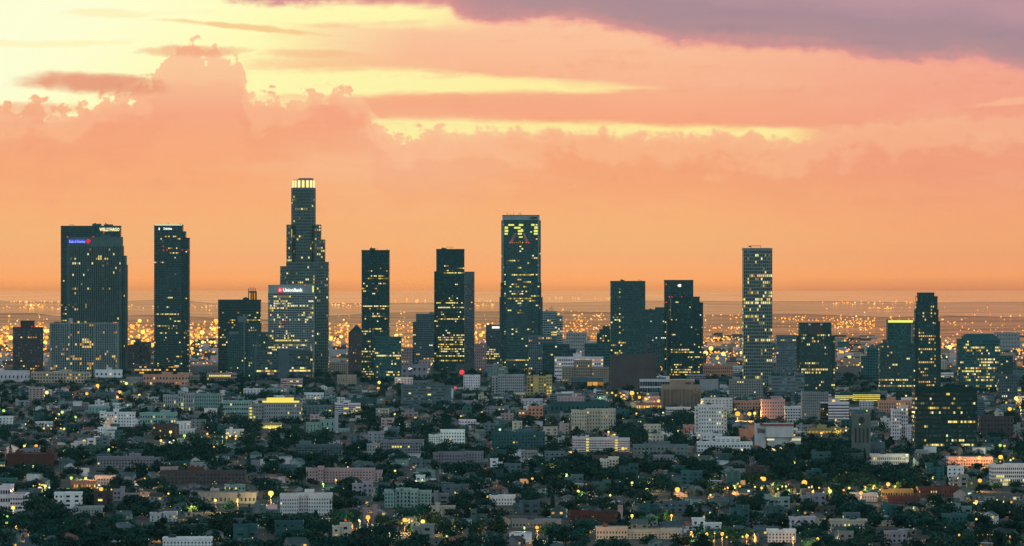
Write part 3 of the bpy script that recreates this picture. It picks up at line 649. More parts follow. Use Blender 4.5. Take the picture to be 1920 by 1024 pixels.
# centre right
r = building(T, 'windowless-looking dark teal tower with one column of lamps down its left face', C1, 1145, 1210, 528, 712, 40, wall='slate', cols=18, fh=4.1, wf=.8, hf=.5, lit=.004, pane=GLASS, zones=[(1146,1166,590,606,.25), (1146,1166,630,675,.25)], plant=1, parapet=2, short='the dark windowless tower')
for y in (542, 548, 557, 578, 589, 602, 613, 624, 640, 658): beacon(r, 1162, y, -.4, 1177.5, 712, 1.3, LIT)
mast(r, 1198, 524, 528, 1177.5, 712, .5); mast(r, 1202, 525, 528, 1177.5, 712, .5)
building('warehouse', 'blank mauve-brown windowless block under the dark windowless tower', 'building', 1145, 1231, 667, 733, 40, wall='brown', cols=0, plant=1, short='the blank brown block')
building(T, 'dark square tower between the windowless tower and the twin-step dark tower', C1, 1209, 1249, 577, 694, 34, wall='slate', cols=12, fh=4.2, wf=.7, hf=.5, lit=.02, pane=GLASS, litm=LITW, vols=[(1209,1249,581,694,0,34,12), (1229,1249,577,581,2,28,0)], plant=1, short='the dark square tower')
building('office_block', 'pale framed stair tower standing before the dark square tower', 'building', 1212, 1237, 640, 700, 20, wall='bluegrey', cols=5, fh=6, wf=.6, hf=.75, lit=.03, vols=[(1214,1223,630,700,0,14,2), (1212,1237,642,700,3,18,6)], plant=0, short='the pale framed stair tower')
r = building(T, 'rear dark tower with a square white emblem lit near its roof', C1, 1246, 1300, 526, 694, 36, wall='slate', cols=14, fh=4.4, wf=.6, hf=.55, lit=.07, litm=LITO, zones=[(1246,1300,526,545,.02)], plant=0, parapet=2, short='the tower with the white emblem')
lbox(r, 'sign_emblem', 1272, 1277, 533, 538, -.8, -.4, SIGNW, 1273, 694)
for x, y in ((1249,533), (1255,557), (1260,557), (1278,557), (1249,567)): beacon(r, x, y, -4, 1273, 694, 1.2)
r = building(T, 'black stepped tower in front of the tower with the white emblem', C1, 1258, 1318.5, 558, 710, 44, wall='dark', cols=20, fh=4.1, wf=.72, hf=.5, lit=.045, pane=GLASS,
    vols=[(1258,1301,558,710,0,44,15), (1301,1312,557,710,2,40,4), (1312,1318.5,568,710,5,34,2), (1251,1258,600,710,4,34,2)], zones=[(1258,1292,654,661,1.0), (1258,1302,680,706,.5), (1302,1319,665,700,.35), (1286,1310,562,568,.4)], plant=1, short='the black stepped tower')
# the white gridded tower
W['whitegrid'] = wall_mat('cladding_white_grid', (.22,.27,.25), .8, .2, .2)
r = building(T, 'slim white gridded tower, the tallest on the right, with a roof crane', C1, 1394, 1448, 466, 724, 48, wall='whitegrid', cols=15, fh=5.1, wf=.68, hf=.66, lit=.2, pane=PANE, band=1, plant=0, parapet=1.5,
    zones=[(1394,1448,466,478,0), (1398,1440,478,488,.5), (1394,1448,488,510,.04), (1420,1435,510,524,.4), (1396,1448,528,545,.45), (1425,1448,540,560,.4), (1394,1425,560,640,.18), (1425,1448,568,612,.05)], short='the white gridded tower')
lbox(r, 'crane_mast', 1408, 1409.2, 461, 466, 10, 11.5, METAL, 1421, 724); lbox(r, 'crane_jib', 1404, 1427, 460.6, 461.6, 10, 11.2, METAL, 1421, 724); lbox(r, 'crane_counterweight', 1404, 1409, 461.6, 463.2, 9.8, 11.4, METAL, 1421, 724); lbox(r, 'crane_mast', 1426, 1426.8, 461.6, 466, 10, 11.2, METAL, 1421, 724)
building(T, 'plain grey slab tower right of the white gridded tower', C1, 1456, 1493, 629, 708, 28, wall='bluegrey', cols=10, fh=4.2, wf=.7, hf=.5, lit=.025, pane=PANE2, plant=0, short='the plain grey slab')
r = building(T, 'dark shouldered tower with a recessed grey panel in its crown', C1, 1494, 1566, 606, 743, 34, wall='slate', cols=22, fh=4.4, wf=.62, hf=.55, lit=.05, pane=GLASS,
    vols=[(1499,1559,606,743,0,34,18), (1494,1499,630,743,4,28,1), (1559,1566,630,743,4,28,2)], zones=[(1500,1555,628,635,.5), (1499,1560,606,627,0), (1499,1545,680,705,.28), (1559,1566,680,740,.35)], plant=0, short='the dark shouldered tower')
lbox(r, 'crown_panel', 1515, 1543, 609, 627, -.8, -.3, W['brown'], 1530, 743)
for x in (1518, 1540): lbox(r, 'crown_lamp', x-2, x+2, 607, 610, -1.2, -.8, W['white'], 1530, 743)
r = building(T, 'small teal tower with a pyramid top and red tip among the distant lights', 'tower', 1615, 1648, 660, 712, 22, wall='teal', cols=6, fh=4.6, wf=.6, hf=.5, lit=.02, vols=[(1626,1647,654,712,2,18,4), (1615,1626,668,712,0,20,3)], plant=0, short='the small pyramid-topped tower')
s = r['s']; q = MB(); xm = (1636.5-1631.5)*s; z0 = (712-654)*s; q.prism(rect(xm-9.5*s, xm+9.5*s, 3, 19), z0-.2, z0+8.5*s, pts1=rect(xm-.5, xm+.5, 10.5, 11.5)); q.build('pyramid_roof', W['teal'], r); beacon(r, 1636.5, 644.5, 11, 1631.5, 712, 1.2)
r = building(T, 'teal glass tower crowned by a bright yellow band of light', C1, 1664, 1714, 600, 720, 30, wall='teal', cols=14, fh=4.2, wf=.9, hf=.5, lit=.004, pane=GLASS, plant=0, short='the tower with the yellow band')
lbox(r, 'crown_light', 1665, 1712.5, 600.3, 605, -.9, -.3, CROWNG, 1689, 720); lbox(r, 'pier', 1708, 1711, 607, 645, -.8, -.2, W['beige'], 1689, 720)
building(T, 'wide dark office tower below the tower with the yellow band', C1, 1650, 1716, 645, 744, 34, wall='slate', cols=20, fh=4.1, wf=.7, hf=.5, lit=.05, pane=GLASS, plant=1, zones=[(1650,1716,690,700,.25), (1650,1716,712,724,.35)], short='the wide dark office tower')
r = building(T, 'dark bullet-shaped tower dotted with rows of orange windows', C1, 1713, 1765, 550, 738, 34, wall='dark', cols=14, fh=4.7, wf=.62, hf=.5, lit=.2, litm=LITO, pane=GLASS,
    vols=[(1722,1752,550,738,0,30,8), (1719.5,1758,557,738,1,32,2), (1717,1760,582,738,2,32,2), (1715,1763,604,738,3,33,2), (1713.5,1764.5,635,738,4,34,2)],
    zones=[(1712,1766,550,575,.02), (1712,1766,576,600,.1), (1712,1766,628,640,.5), (1725,1758,640,700,.45), (1712,1766,712,726,.7)], plant=0, parapet=2.2, short='the bullet-shaped tower')
for x, y in ((1717,557), (1739,549.5), (1757,557)): beacon(r, x, y, 3, 1739, 738, 1.1)
lbox(r, 'roof_lamp', 1717.5, 1720, 558, 565, .5, .9, LITO, 1739, 738)
r = building(T, 'broad dark glass tower with a rounded roof and mirrored lights at the right', C1, 1797, 1876, 636, 738, 36, wall='teal', cols=26, fh=4.1, wf=.8, hf=.55, lit=.07, litm=LIT, pane=GLASS, vols=[(1797,1875.5,636,738,0,36,24), (1806,1871,628.5,636,3,30,0), (1814,1862,627,628.5,5,24,0)],
    zones=[(1832,1862,670,692,.7), (1803,1862,688,702,.45), (1803,1872,648,668,.16), (1803,1872,702,736,.35), (1797,1876,636,642,.02)], plant=0, short='the broad round-roofed tower')
for x in (1805, 1868): beacon(r, x, 629, 3, 1836.5, 738, 1.1)
building(T, 'dark square office behind the right edge of the round-roofed tower', C1, 1874, 1899, 668, 728, 26, wall='slate', cols=8, fh=4.2, wf=.7, hf=.5, lit=.04, plant=0, short='the dark square office')
building(T, 'teal gridded office tower at the right edge below the hazy lights', C1, 1874, 1908, 703, 752, 28, wall='bluegrey', cols=9, fh=4.4, wf=.5, hf=.55, lit=.04, plant=1, litm=LITW)
building(T, 'hazy pale high block standing far behind the round-roofed tower', C1, 1868, 1912, 624, 660, 60, wall='grey', cols=8, fh=9, wf=.5, hf=.4, lit=.0, plant=0, pane=PANE2)
r = building('office_block', 'nearest big black glass block with rows of yellow lit offices', 'office building', 1716, 1832, 729, 848, 48, wall='black', cols=34, fh=4.3, wf=.9, hf=.45, lit=.035, litm=LIT, pane=PANE, parapet=2.4,
    zones=[(1778,1830,786,791.5,.97), (1742,1822,793.5,799.5,.97), (1726,1796,801.5,807,.9), (1772,1808,824.5,830,.97), (1730,1770,832,837.5,.9), (1794,1826,832,837.5,.9), (1732,1760,764,769,.8), (1720,1832,729,735,.12), (1720,1832,742,775,.07), (1720,1832,808,826,.08)], plant=2, short='the big black glass block', sidecols=10)

# ------------------------------------------------------------------ middle distance: buildings one can pick out
OB, AP, HT = 'office_block', 'apartment_block', 'hotel_block'
def mid(label, x0, x1, yt, yb, wall, cols, rows, name=AP, cat='apartment building', short=None, **k):
    k.setdefault('depth', 24); k.setdefault('pane', PANE); k.setdefault('lit', .06); k.setdefault('roofm', 'felt')
    return building(name, label, cat, x0, x1, yt, yb, wall=wall, cols=cols, rows=rows, short=short, **k)
mid('grey block with white balcony bands and a lit stair column', 752, 845, 716, 762, 'teal', 20, 7, OB, 'office building', 'the white-banded block with the lit stair', wf=.96, hf=.42, pane=PANE2, lit=.06,
    vols=[(757,802,722,762,0,24,10), (802,808,716,762,-1,24,1), (808,832,720,762,1,24,5), (832,846,724,762,3,22,0), (752,757,720,762,0,22,0)], zones=[(800,809,720,762,.8)], frame=W['bluegrey'])
mid('white cube block with small square windows and a roof hut', 869, 900, 704, 731, 'lavender', 7, 5, short='the white cube block', wf=.42, hf=.45, depth=26, lit=.02)
mid('grey block wrapped in a grid of dark square windows', 922, 983, 703, 742, 'grey', 15, 7, short='the grey grid block', wf=.5, hf=.55, lit=.02, vols=[(934,983,703,742,0,24,13), (922,934,706,742,3,22,2)])
mid('cream block with floodlit walls and recessed dark balconies', 988, 1035, 704, 742, 'gold', 9, 6, short='the floodlit cream block', wf=.55, hf=.5, litm=LITO, lit=.1, vols=[(1000,1010,704,742,0,24,0), (1010,1024,706,742,2,22,3), (1024,1035,704,742,0,24,2), (988,1000,706,742,6,18,2)])  # warm floodlight put into the gold wall colour
mid('broad white apartment block with a notched front of small windows', 1072, 1154, 768, 812, 'cream', 17, 6, short='the notched white block', wf=.36, hf=.5, lit=.08, vols=[(1072,1100,770,812,0,28,6), (1100,1126,768,812,7,22,5), (1126,1154,768,812,1,28,6)], depth=30)
mid('tall white apartment tower with eight rows of dark windows', 1304, 1363, 760, 826, 'white', 13, 9, short='the tall white apartment tower', wf=.4, hf=.5, lit=.05, vols=[(1310,1357,760,826,0,30,10), (1304,1310,764,826,3,24,1), (1357,1363,764,826,3,24,1)], plant=1, yaw=0)
r = mid('tan office block with tall vertical fins and a number on its penthouse', 1240, 1313, 724, 772, 'slate', 28, 1, OB, 'office building', 'the finned tan office', wf=.6, hf=.95, lit=.0, rib=1, ribw=.55, ribd=.7, frame=W['tan'], plant=0,
    vols=[(1242,1313,724,772,0,30,28), (1257,1300,715,724,6,16,0)], parapet=3)
text_part(r, '1545', 1286, 1295, 716.8, 719.8, 5.4, DARKSIGN, 1276.5, 772)
mid('low teal glass office with a white frame and one yellow lit panel', 1200, 1302, 712, 738, 'bluegrey', 22, 2, OB, 'office building', 'the white-framed glass office', wf=.9, hf=.7, pane=GLASS, lit=.0, zones=[(1210,1224,712,718,3)], vols=[(1200,1302,712,738,0,22,22)], frame=W['lavender'])
mid('peach building washed in street light beside the white gridded tower', 1319, 1374, 686, 707, 'salmon', 14, 3, OB, 'office building', 'the peach street-lit building', wf=.4, hf=.5, litm=LITO, lit=.03)  # street light painted in as the salmon wall colour
mid('plain grey windowless store block under the peach building', 1313, 1347, 712, 738, 'grey', 0, 1, 'warehouse', 'building', 'the plain grey store block')
mid('pale grid-windowed block right of the finned tan office', 1368, 1431, 712, 748, 'grey', 14, 7, short='the pale grid-windowed block', wf=.45, hf=.5, lit=.03)
mid('banded grey garage-like office with a lit roof flame', 1442, 1508, 706, 745, 'bluegrey', 12, 6, OB, 'office building', 'the banded grey office', wf=.98, hf=.4, pane=PANE2, lit=.05, litm=LITO, vols=[(1442,1491,706,745,0,24,10), (1491,1508,700,745,3,24,3)])
mid('beige-topped grey tower block with a lighter cornice', 1503, 1554, 736, 796, 'grey', 13, 11, short='the corniced grey block', wf=.42, hf=.5, lit=.02, plant=1, vols=[(1504,1553,736,796,0,28,13)])
mid('dark block with a pale crown storey behind the corniced grey block', 1508, 1543, 702, 742, 'brown', 9, 6, OB, 'office building', 'the pale-crowned dark block', wf=.5, hf=.5, lit=.04, vols=[(1508,1543,702,742,0,24,9)])
r = mid('white office block with bold dark horizontal window bands', 1538, 1592, 752, 796, 'pink', 10, 7, OB, 'office building', 'the white striped office', wf=1.0, hf=.42, lit=.02, pane=PANE, vols=[(1538,1592,755,796,0,30,10), (1553,1575,749,755,5,16,0)], plant=0, frame=W['lavender'])
lbox(r, 'sign_lamp', 1561, 1566, 750, 753.5, 4.4, 4.8, LITO, 1565, 796)
mid('long low garage lit bright yellow on every deck', 1568, 1606, 739, 751, 'slate', 14, 3, 'parking_garage', 'garage', 'the yellow-lit garage', wf=.9, hf=.5, lit=3, litm=LITY, depth=30, plant=0)
mid('longer yellow-lit garage right of the smaller lit garage', 1602, 1650, 737, 753, 'slate', 18, 4, 'parking_garage', 'garage', 'the longer lit garage', wf=.9, hf=.45, lit=3, litm=LITY, depth=30, plant=0)
mid('salmon block with arched roofline behind the narrow white tower', 1648, 1712, 752, 774, 'salmon', 14, 3, short='the salmon arched block', wf=.4, hf=.5, litm=LITO, lit=.05)
mid('tall narrow white block pressed against the black glass block', 1673, 1715, 762, 836, 'lavender', 9, 10, short='the tall narrow white block', wf=.5, hf=.5, lit=.08, vols=[(1673,1690,768,836,0,24,4), (1690,1703,762,836,4,22,3), (1697,1715,798,838,-3,22,4)], zones=[(1698,1704,775,800,.9)], plant=1)
r = mid('big white theatre box with a red stripe round its roof', 1418, 1500, 796, 842, 'white', 0, 1, 'theatre', 'theatre', 'the red-striped theatre', depth=40, plant=1, vols=[(1418,1436,797,842,4,34,0), (1436,1488,796,820,0,40,0), (1452,1478,820,842,2,30,0), (1440,1452,821,842,5,30,0), (1478,1502,821,842,5,30,0)])
lbox(r, 'red_stripe', 1424, 1488.5, 795.2, 798, -1.1, -.5, W['brickred'], 1459, 842)
lbox(r, 'lit_awning', 1438, 1452, 823, 826, 4.0, 4.6, LITW, 1459, 842); lbox(r, 'lit_awning', 1485, 1502, 822.5, 826.5, 4.0, 4.6, LITW, 1459, 842)
for i in range(9): lbox(r, 'window', 1421+i*1.6, 1421.8+i*1.6, 803+i*.3, 812, 3.5, 3.8, PANE, 1459, 842)
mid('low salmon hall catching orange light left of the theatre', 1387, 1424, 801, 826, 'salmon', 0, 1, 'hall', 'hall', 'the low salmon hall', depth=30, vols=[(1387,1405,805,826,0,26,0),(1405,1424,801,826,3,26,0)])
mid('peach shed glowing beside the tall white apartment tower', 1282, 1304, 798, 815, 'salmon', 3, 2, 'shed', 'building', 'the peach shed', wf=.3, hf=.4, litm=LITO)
mid('long white two-storey building below the tall white apartment tower', 1308, 1411, 825, 848, 'white', 18, 2, OB, 'office building', 'the long white low building', wf=.55, hf=.45, lit=.08, vols=[(1308,1411,830,848,0,24,18), (1343,1388,821,830,5,16,5)], plant=0)
mid('low dark-roofed row with a row of square openings', 1188, 1290, 835, 853, 'bluegrey', 14, 2, AP, 'apartment building', 'the low dark row', wf=.5, hf=.5, lit=.05)
mid('white balcony block with two bright yellow stair columns', 1074, 1182, 820, 848, 'lavender', 22, 5, AP, 'apartment building', 'the white block with lit stairs', wf=.9, hf=.42, pane=PANE2, lit=.03, vols=[(1074,1099,820,848,0,22,6), (1099,1104,818,848,-1.5,22,1), (1104,1153,822,848,1,22,10), (1153,1158,820,848,-1.5,22,1), (1158,1181,823,848,2,22,5)], zones=[(1098,1105,818,845,3), (1152,1159,820,846,3)], litm=LITY)
mid('dim green-grey apartment block with many bays left of the lit stairs', 922, 1022, 812, 845, 'teal', 18, 5, short='the dim many-bayed block', wf=.5, hf=.5, lit=.03)
mid('small cream apartment house with curved balconies among dark trees', 1126, 1160, 860, 885, 'cream', 6, 4, short='the small cream apartment house', wf=.55, hf=.5, lit=.04, vols=[(1126,1142,862,886,0,20,3),(1142,1160,859,886,3,20,3)])
# gothic church
def church():
    yb = 862; xc = 1614; X, Y = gxy(xc, yb); s = A*Y; root = empty('church', (X, Y, 0)); root['s'] = s
    tag(root, 'teal-grey gothic church with a massive square tower and pinnacles', 'church')
    P = lambda x: (x-xc)*s; Z = lambda y: (yb-y)*s; m = W['mint2']
    b = MB(); b.box(P(1600), P(1631), 0, 31*s, 0, Z(777))
    for x in (1600, 1631):
        for yy in (0, 31*s): b.box(P(x)-1.6*s, P(x)+1.6*s, yy-1.6*s, yy+1.6*s, 0, Z(774)); b.prism(ngon(P(x), yy, 1.8*s, 4), Z(774), Z(768), pts1=ngon(P(x), yy, .2, 4))
    for x in (1608, 1615.5, 1623): b.box(P(x)-.9*s, P(x)+.9*s, -1.2*s, -.02, Z(838), Z(796))
    b.box(P(1601), P(1630), -.6*s, -.03, Z(798), Z(795.5)); b.box(P(1601), P(1630), -.6*s, -.03, Z(838), Z(835))
    b.build('bell_tower', m, root)
    for x in (1604.4, 1611.8, 1619.2, 1626.6): lbox(root, 'window', x-1.7, x+1.7, 803, 830, -.3, -.05, PANE, xc, yb)
    n = 8; q = MB(); pts = [(P(1615.5)+6*s*math.cos(t), Z(788)+7*s*math.sin(t)) for t in [math.pi*2*i/14 for i in range(14)]]
    k = len(q.v); q.v += [(x, -.3, z) for x, z in pts]; q.f.append(tuple(range(14))); q.mi.append(0); q.build('belfry_opening', PANE, root)
    lbox(root, 'clock_lamp', 1611, 1613, 794.5, 796.8, -.7, -.4, LITW, xc, yb)
    nb = MB(); nb.box(P(1597), P(1660), 6, 30, 0, Z(842)); nb.box(P(1585), P(1600), 2, 26, 0, Z(845)); nb.build('nave', m, root)
    rb = MB(); z0, z1 = Z(842)+.1, Z(829); x0, x1 = P(1631.5), P(1661)
    rb.v += [(x0,5,z0),(x1,5,z0),(x1,31,z0),(x0,31,z0),(x0,18,z1),(x1,18,z1)]; rb.f += [(0,1,5,4),(2,3,4,5),(1,2,5),(3,0,4)]; rb.mi += [0]*4; rb.build('roof', RF['felt'], root)
    for i in range(7): lbox(root, 'window', 1634+i*3.6, 1635.8+i*3.6, 846, 857, 5.4, 5.9, PANE, xc, yb)
    GUARD.append((1595, 1660, 768, 846, Y)); occupy(X, Y+15, 30); MARKS.append((1615, 830, 'the gothic church'))
W['mint2'] = wall_mat('church_stone', (.12,.155,.15)); church()
mid('long white arcaded building at the foot of the gothic church', 1634, 1704, 853, 872, 'lavender', 20, 2, 'school', 'building', 'the arcaded white building', wf=.5, hf=.6, lit=.03)
mid('white office with rows of square windows, two floors lit, at the right edge', 1860, 1925, 872, 912, 'white', 17, 5, OB, 'office building', 'the white grid office at the right edge', wf=.6, hf=.55, lit=.02, zones=[(1866,1884,893,900,.9), (1874,1894,900,908,.9)], litm=LITY, depth=30)
mid('long low white building under three orange street lamps', 1778, 1862, 858, 874, 'pink', 18, 2, OB, 'building', 'the low white building under orange lamps', wf=.5, hf=.5, lit=.02)
mid('brick-red low block on the right with pale roof plant', 1722, 1802, 915, 934, 'brick', 18, 2, AP, 'apartment building', 'the brick-red low block on the right', wf=.35, hf=.5, lit=.05)
mid('lit white shopfront building above the brick-red parade', 1655, 1712, 919, 932, 'gold', 12, 1, 'shop', 'shop', 'the lit shopfront', wf=.6, hf=.55, litm=LITO, lit=.5, depth=18)
mid('brick-red parade of shops below the lit shopfront', 1664, 1725, 932, 946, 'brick', 12, 2, 'shop', 'shop', 'the brick-red parade', wf=.4, hf=.4, lit=.06, depth=18)
mid('white villa-like block beside the dark round trees', 1596, 1645, 926, 941, 'white', 10, 2, short='the white villa block', wf=.4, hf=.5, lit=.0, depth=18)
mid('three yellow windows on a low pale block near the bottom right', 1558, 1626, 976, 992, 'cream', 9, 1, AP, 'building', 'the low block with three yellow windows', wf=.35, hf=.5, lit=.0, zones=[(1572,1608,970,992,.85)], litm=LITY, depth=16)
mid('white block of flats at the bottom right corner of the shops', 1440, 1492, 995, 1018, 'white', 8, 3, short='the white flats at lower right', wf=.4, hf=.5, lit=.02, depth=18)
# left part
mid('pale block with rows of tall windows below the stepped dark tower', 306, 360, 738, 772, 'grey', 12, 4, short='the pale tall-windowed block', wf=.4, hf=.7, lit=.05, vols=[(306,334,741,772,0,24,7), (334,344,734,772,-2,26,2), (344,362,738,772,1,24,4)], zones=[(334,344,742,770,.8)], litm=LITY)
mid('second pale block with square windows joined on the right', 357, 416, 739, 768, 'mint', 14, 4, short='the second pale block', wf=.4, hf=.55, lit=.03)
r = mid('hospital-like block crowned by a glowing golden band', 470, 566, 752, 792, 'grey', 20, 5, 'hospital', 'hospital', 'the golden-crowned block', wf=.5, hf=.55, lit=.1, litm=LITY, pane=PANE2, plant=0, depth=30, vols=[(495,565,755,792,0,28,16), (474,495,758,792,3,24,4), (466,474,760,792,-1,24,1)], zones=[(466,475,760,792,3)])
lbox(r, 'crown_light', 500, 550, 746, 753.5, 1, 14, LITY, 518, 792); lbox(r, 'crown_light', 492, 561, 751.5, 755, -1, -.4, LITY, 518, 792); 
mid('low block with a bright golden entrance canopy under the golden-crowned block', 492, 528, 794, 805, 'gold', 8, 1, 'entrance_canopy', 'building', 'the golden canopy', wf=.9, hf=.6, lit=3, litm=LITY, depth=10, plant=0)
mid('pale long block left of the golden-crowned block with a lit yellow panel', 418, 470, 752, 780, 'mint', 12, 3, short='the pale long block', wf=.7, hf=.4, lit=.08, zones=[(394,412,750,758,3)])
mid('white walk-up block with an orange-lit open stair', 186, 252, 770, 802, 'white', 12, 4, short='the white walk-up with the orange stair', wf=.4, hf=.45, lit=.05, vols=[(187,196,772,802,0,18,1), (196,213,774,802,3,16,4), (213,221,768,802,-1,18,1), (221,252,774,800,2,18,6)], zones=[(196,213,774,800,.55)], litm=LITO)
mid('pale low apartment row right of the orange stair', 262, 330, 775, 795, 'mint', 14, 2, short='the pale low row', wf=.45, hf=.45, lit=.1)
mid('dark brown cube of flats with a lit entrance', 286, 333, 797, 822, 'brown', 8, 4, short='the dark brown cube', wf=.4, hf=.5, lit=.05, litm=LITO)
mid('white modern flats beside the dark brown cube', 331, 363, 791, 815, 'white', 6, 3, short='the white modern flats', wf=.5, hf=.45, lit=.06, vols=[(331,356,791,805,2,16,4),(333,364,805,816,0,16,6)])
mid('flat brick-red hall with a pale roof on the far left', 12, 101, 850, 876, 'brick', 0, 2, 'hall', 'hall', 'the brick-red hall', depth=40, plant=2, vols=[(12,101,852,876,0,40,0)])
mid('big pale store with a long glowing shop window at the left edge', -20, 46, 924, 962, 'lavender', 14, 3, 'store', 'store', 'the pale store at the left edge', depth=40, wf=.7, hf=.45, lit=.03, vols=[(-20,18,912,962,6,30,8), (18,46,928,958,4,34,6), (-20,40,958,972,0,30,10)], zones=[(-20,42,957,972,.85)], litm=LITO)
mid('long mauve-pink apartment building with a stepped roofline', 574, 716, 879, 907, 'pink', 26, 4, short='the long mauve apartment building', wf=.4, hf=.5, lit=.03, vols=[(574,596,879,908,0,20,4), (596,606,876,908,-1,20,2), (606,702,880,905,2,20,17), (702,716,884,904,4,18,2)])
W['lavender2'] = wall_mat('stucco_dim_mauve', (.26,.24,.28))
mid('grey-pink balcony flats with two yellow windows in the trees', 714, 794, 826, 853, 'lavender2', 16, 4, short='the balcony flats in the trees', wf=.6, hf=.5, lit=.03, zones=[(735,752,834,842,.6)], litm=LITY)
mid('white corner flats with a lit warm gallery on their roof floor', 806, 872, 807, 834, 'white', 13, 4, short='the white flats with the lit gallery', wf=.45, hf=.5, lit=.04, zones=[(838,870,806,818,.75)], vols=[(804,826,816,834,2,18,5), (826,871,807,834,0,20,9)])
mid('pinkish brick terrace of flats with white cornices', 812, 905, 849, 872, 'lavender2', 18, 3, short='the brick terrace with white cornices', wf=.4, hf=.5, lit=.03, vols=[(812,822,850,872,0,18,2),(822,873,849,872,2,18,10),(873,906,848,866,3,18,6)])
mid('five-storey white corner hotel with a roof tower in the foreground', 525, 621, 928, 968, 'white', 20, 5, HT, 'hotel', 'the five-storey white hotel', wf=.42, hf=.5, lit=.015, depth=26, plant=0, vols=[(525,560,929,968,0,24,8), (560,578,928,968,5,20,4), (571,587,921,928,8,12,0), (578,621,928,968,1,24,9)], parapet=1.6)
mid('teal and white bay-fronted flats behind palm trees', 721, 808, 918, 953, 'mint', 14, 4, short='the teal bay-fronted flats', wf=.45, hf=.55, lit=.02, vols=[(721,743,920,952,0,18,4), (743,770,918,952,3,18,4), (770,783,919,952,0,18,2), (783,808,922,950,4,16,4)])
mid('row of white flats with roof parapets at the right of the bay-fronted flats', 918, 966, 930, 948, 'white', 9, 2, short='the white parapet flats', wf=.4, hf=.5, lit=.03, depth=14)
mid('dark red-brown long block beside the pink bell tower', 1068, 1158, 960, 982, 'brick', 16, 2, short='the red-brown long block', wf=.4, hf=.5, lit=.04, depth=18)
mid('long cream two-storey building with a red tiled parapet near the bottom', 1118, 1278, 990, 1012, 'cream', 26, 2, AP, 'apartment building', 'the long cream red-parapet building', wf=.4, hf=.5, lit=.05, depth=18, roofm='clay', vols=[(1118,1176,990,1012,0,18,10), (1176,1240,996,1012,2,16,10), (1240,1278,994,1012,1,16,6)])
mid('pale low shops strung along the bottom centre', 960, 1052, 976, 990, 'grey', 14, 1, 'shop', 'shop', 'the pale low shops', wf=.5, hf=.45, lit=.06, depth=18)
mid('white long flats at the very bottom left of centre', 305, 396, 1010, 1028, 'white', 14, 2, short='the white long flats', wf=.4, hf=.5, lit=.05, depth=18)
mid('tall white modern house with blank end walls at lower left', 281, 330, 962, 979, 'white', 6, 2, short='the white modern house', wf=.3, hf=.5, lit=.03, depth=14, vols=[(281,302,963,980,0,12,2), (306,330,962,980,3,14,3)])
mid('grey three-storey row with arched doors, far left', 138, 192, 951, 967, 'grey', 10, 2, short='the grey arched row', wf=.4, hf=.5, lit=.04, depth=14)
mid('peach-lit corner shop at the left crossroads', 178, 215, 893, 916, 'pink', 7, 3, 'shop', 'shop', 'the peach-lit corner shop', wf=.4, hf=.5, lit=.05, litm=LITO, depth=16)
mid('little shop row with dark mansard roofs at the left crossroads', 133, 180, 902, 918, 'salmon', 10, 1, 'shop', 'shop', 'the mansard shop row', wf=.45, hf=.45, lit=.4, litm=LITO, depth=14)
mid('long dark brick flats behind trees at left of the hotel', 300, 460, 884, 908, 'brick', 24, 3, short='the long dark brick flats', wf=.4, hf=.5, lit=.03, depth=20, frame=W['brown'])
mid('mauve balcony flats left of the long dark brick flats', 182, 285, 858, 878, 'lavender2', 18, 3, short='the mauve balcony flats', wf=.5, hf=.5, lit=.02)
mid('pale flat-roofed workshop behind the bright yellow lamp', 372, 480, 925, 945, 'grey', 14, 1, 'workshop', 'building', 'the pale workshop', wf=.4, hf=.4, lit=.04, depth=30)
mid('dim grey-green gallery flats in the middle of the trees', 555, 640, 835, 857, 'bluegrey', 16, 4, short='the grey-green gallery flats', wf=.7, hf=.5, lit=.03)
mid('rooftop-lit white chapel-like building under the slim campanile', 574, 655, 786, 810, 'mint', 8, 2, 'chapel', 'chapel', 'the pale chapel', wf=.25, hf=.6, lit=.02, vols=[(574,600,793,810,0,20,4), (600,628,788,810,3,20,3), (632,655,804,818,-6,14,3)])
mid('slim pale campanile shaft beside the pale chapel', 627.5, 634, 770, 812, 'grey', 0, 1, 'campanile', 'tower', 'the slim campanile', depth=6, plant=0)
mid('two-tone block with yellow-lit floors behind the campanile', 628, 675, 752, 778, 'lavender', 10, 5, short='the block with yellow-lit floors', wf=.9, hf=.45, lit=.06, litm=LITY, zones=[(658,676,757,776,.8), (646,652,755,778,.8)], vols=[(628,644,756,778,0,18,3), (644,654,752,778,-2,20,1), (654,675,757,776,2,16,5)])
mid('rosy three-storey block beside the grey grid block trees', 972, 1018, 764, 786, 'salmon', 7, 3, short='the rosy three-storey block', wf=.5, hf=.5, lit=.03, vols=[(972,990,770,786,0,18,3), (990,1018,763,788,3,18,4)])
mid('long teal hall roof with a dark clerestory, centre', 1032, 1142, 755, 775, 'teal', 14, 1, 'hall', 'hall', 'the long teal hall', wf=.5, hf=.4, lit=.02, depth=40)
mid('pale hazy office tower far behind the long white block', 1062, 1100, 624, 664, 'grey', 9, 6, OB, 'office building', None, wf=.5, hf=.45, lit=.0, pane=PANE2, depth=30, plant=1)
mid('pale domed block in haze between the ribbed tower and the stepped tower', 238, 286, 650, 690, 'brown', 9, 8, OB, 'office building', 'the hazy domed block', wf=.55, hf=.45, lit=.05, litm=LITO, pane=PANE2, vols=[(238,262,648,692,0,26,5), (250,282,642,692,4,24,6)], plant=1)
mid('wide low terminal with orange-lit decks at the foot of the stepped tower', 252, 334, 684, 702, 'bluegrey', 18, 3, OB, 'terminal', 'the orange-lit terminal', wf=.9, hf=.5, lit=.2, litm=LITO, zones=[(255,282,690,700,.7), (318,332,686,692,.8)], depth=26)
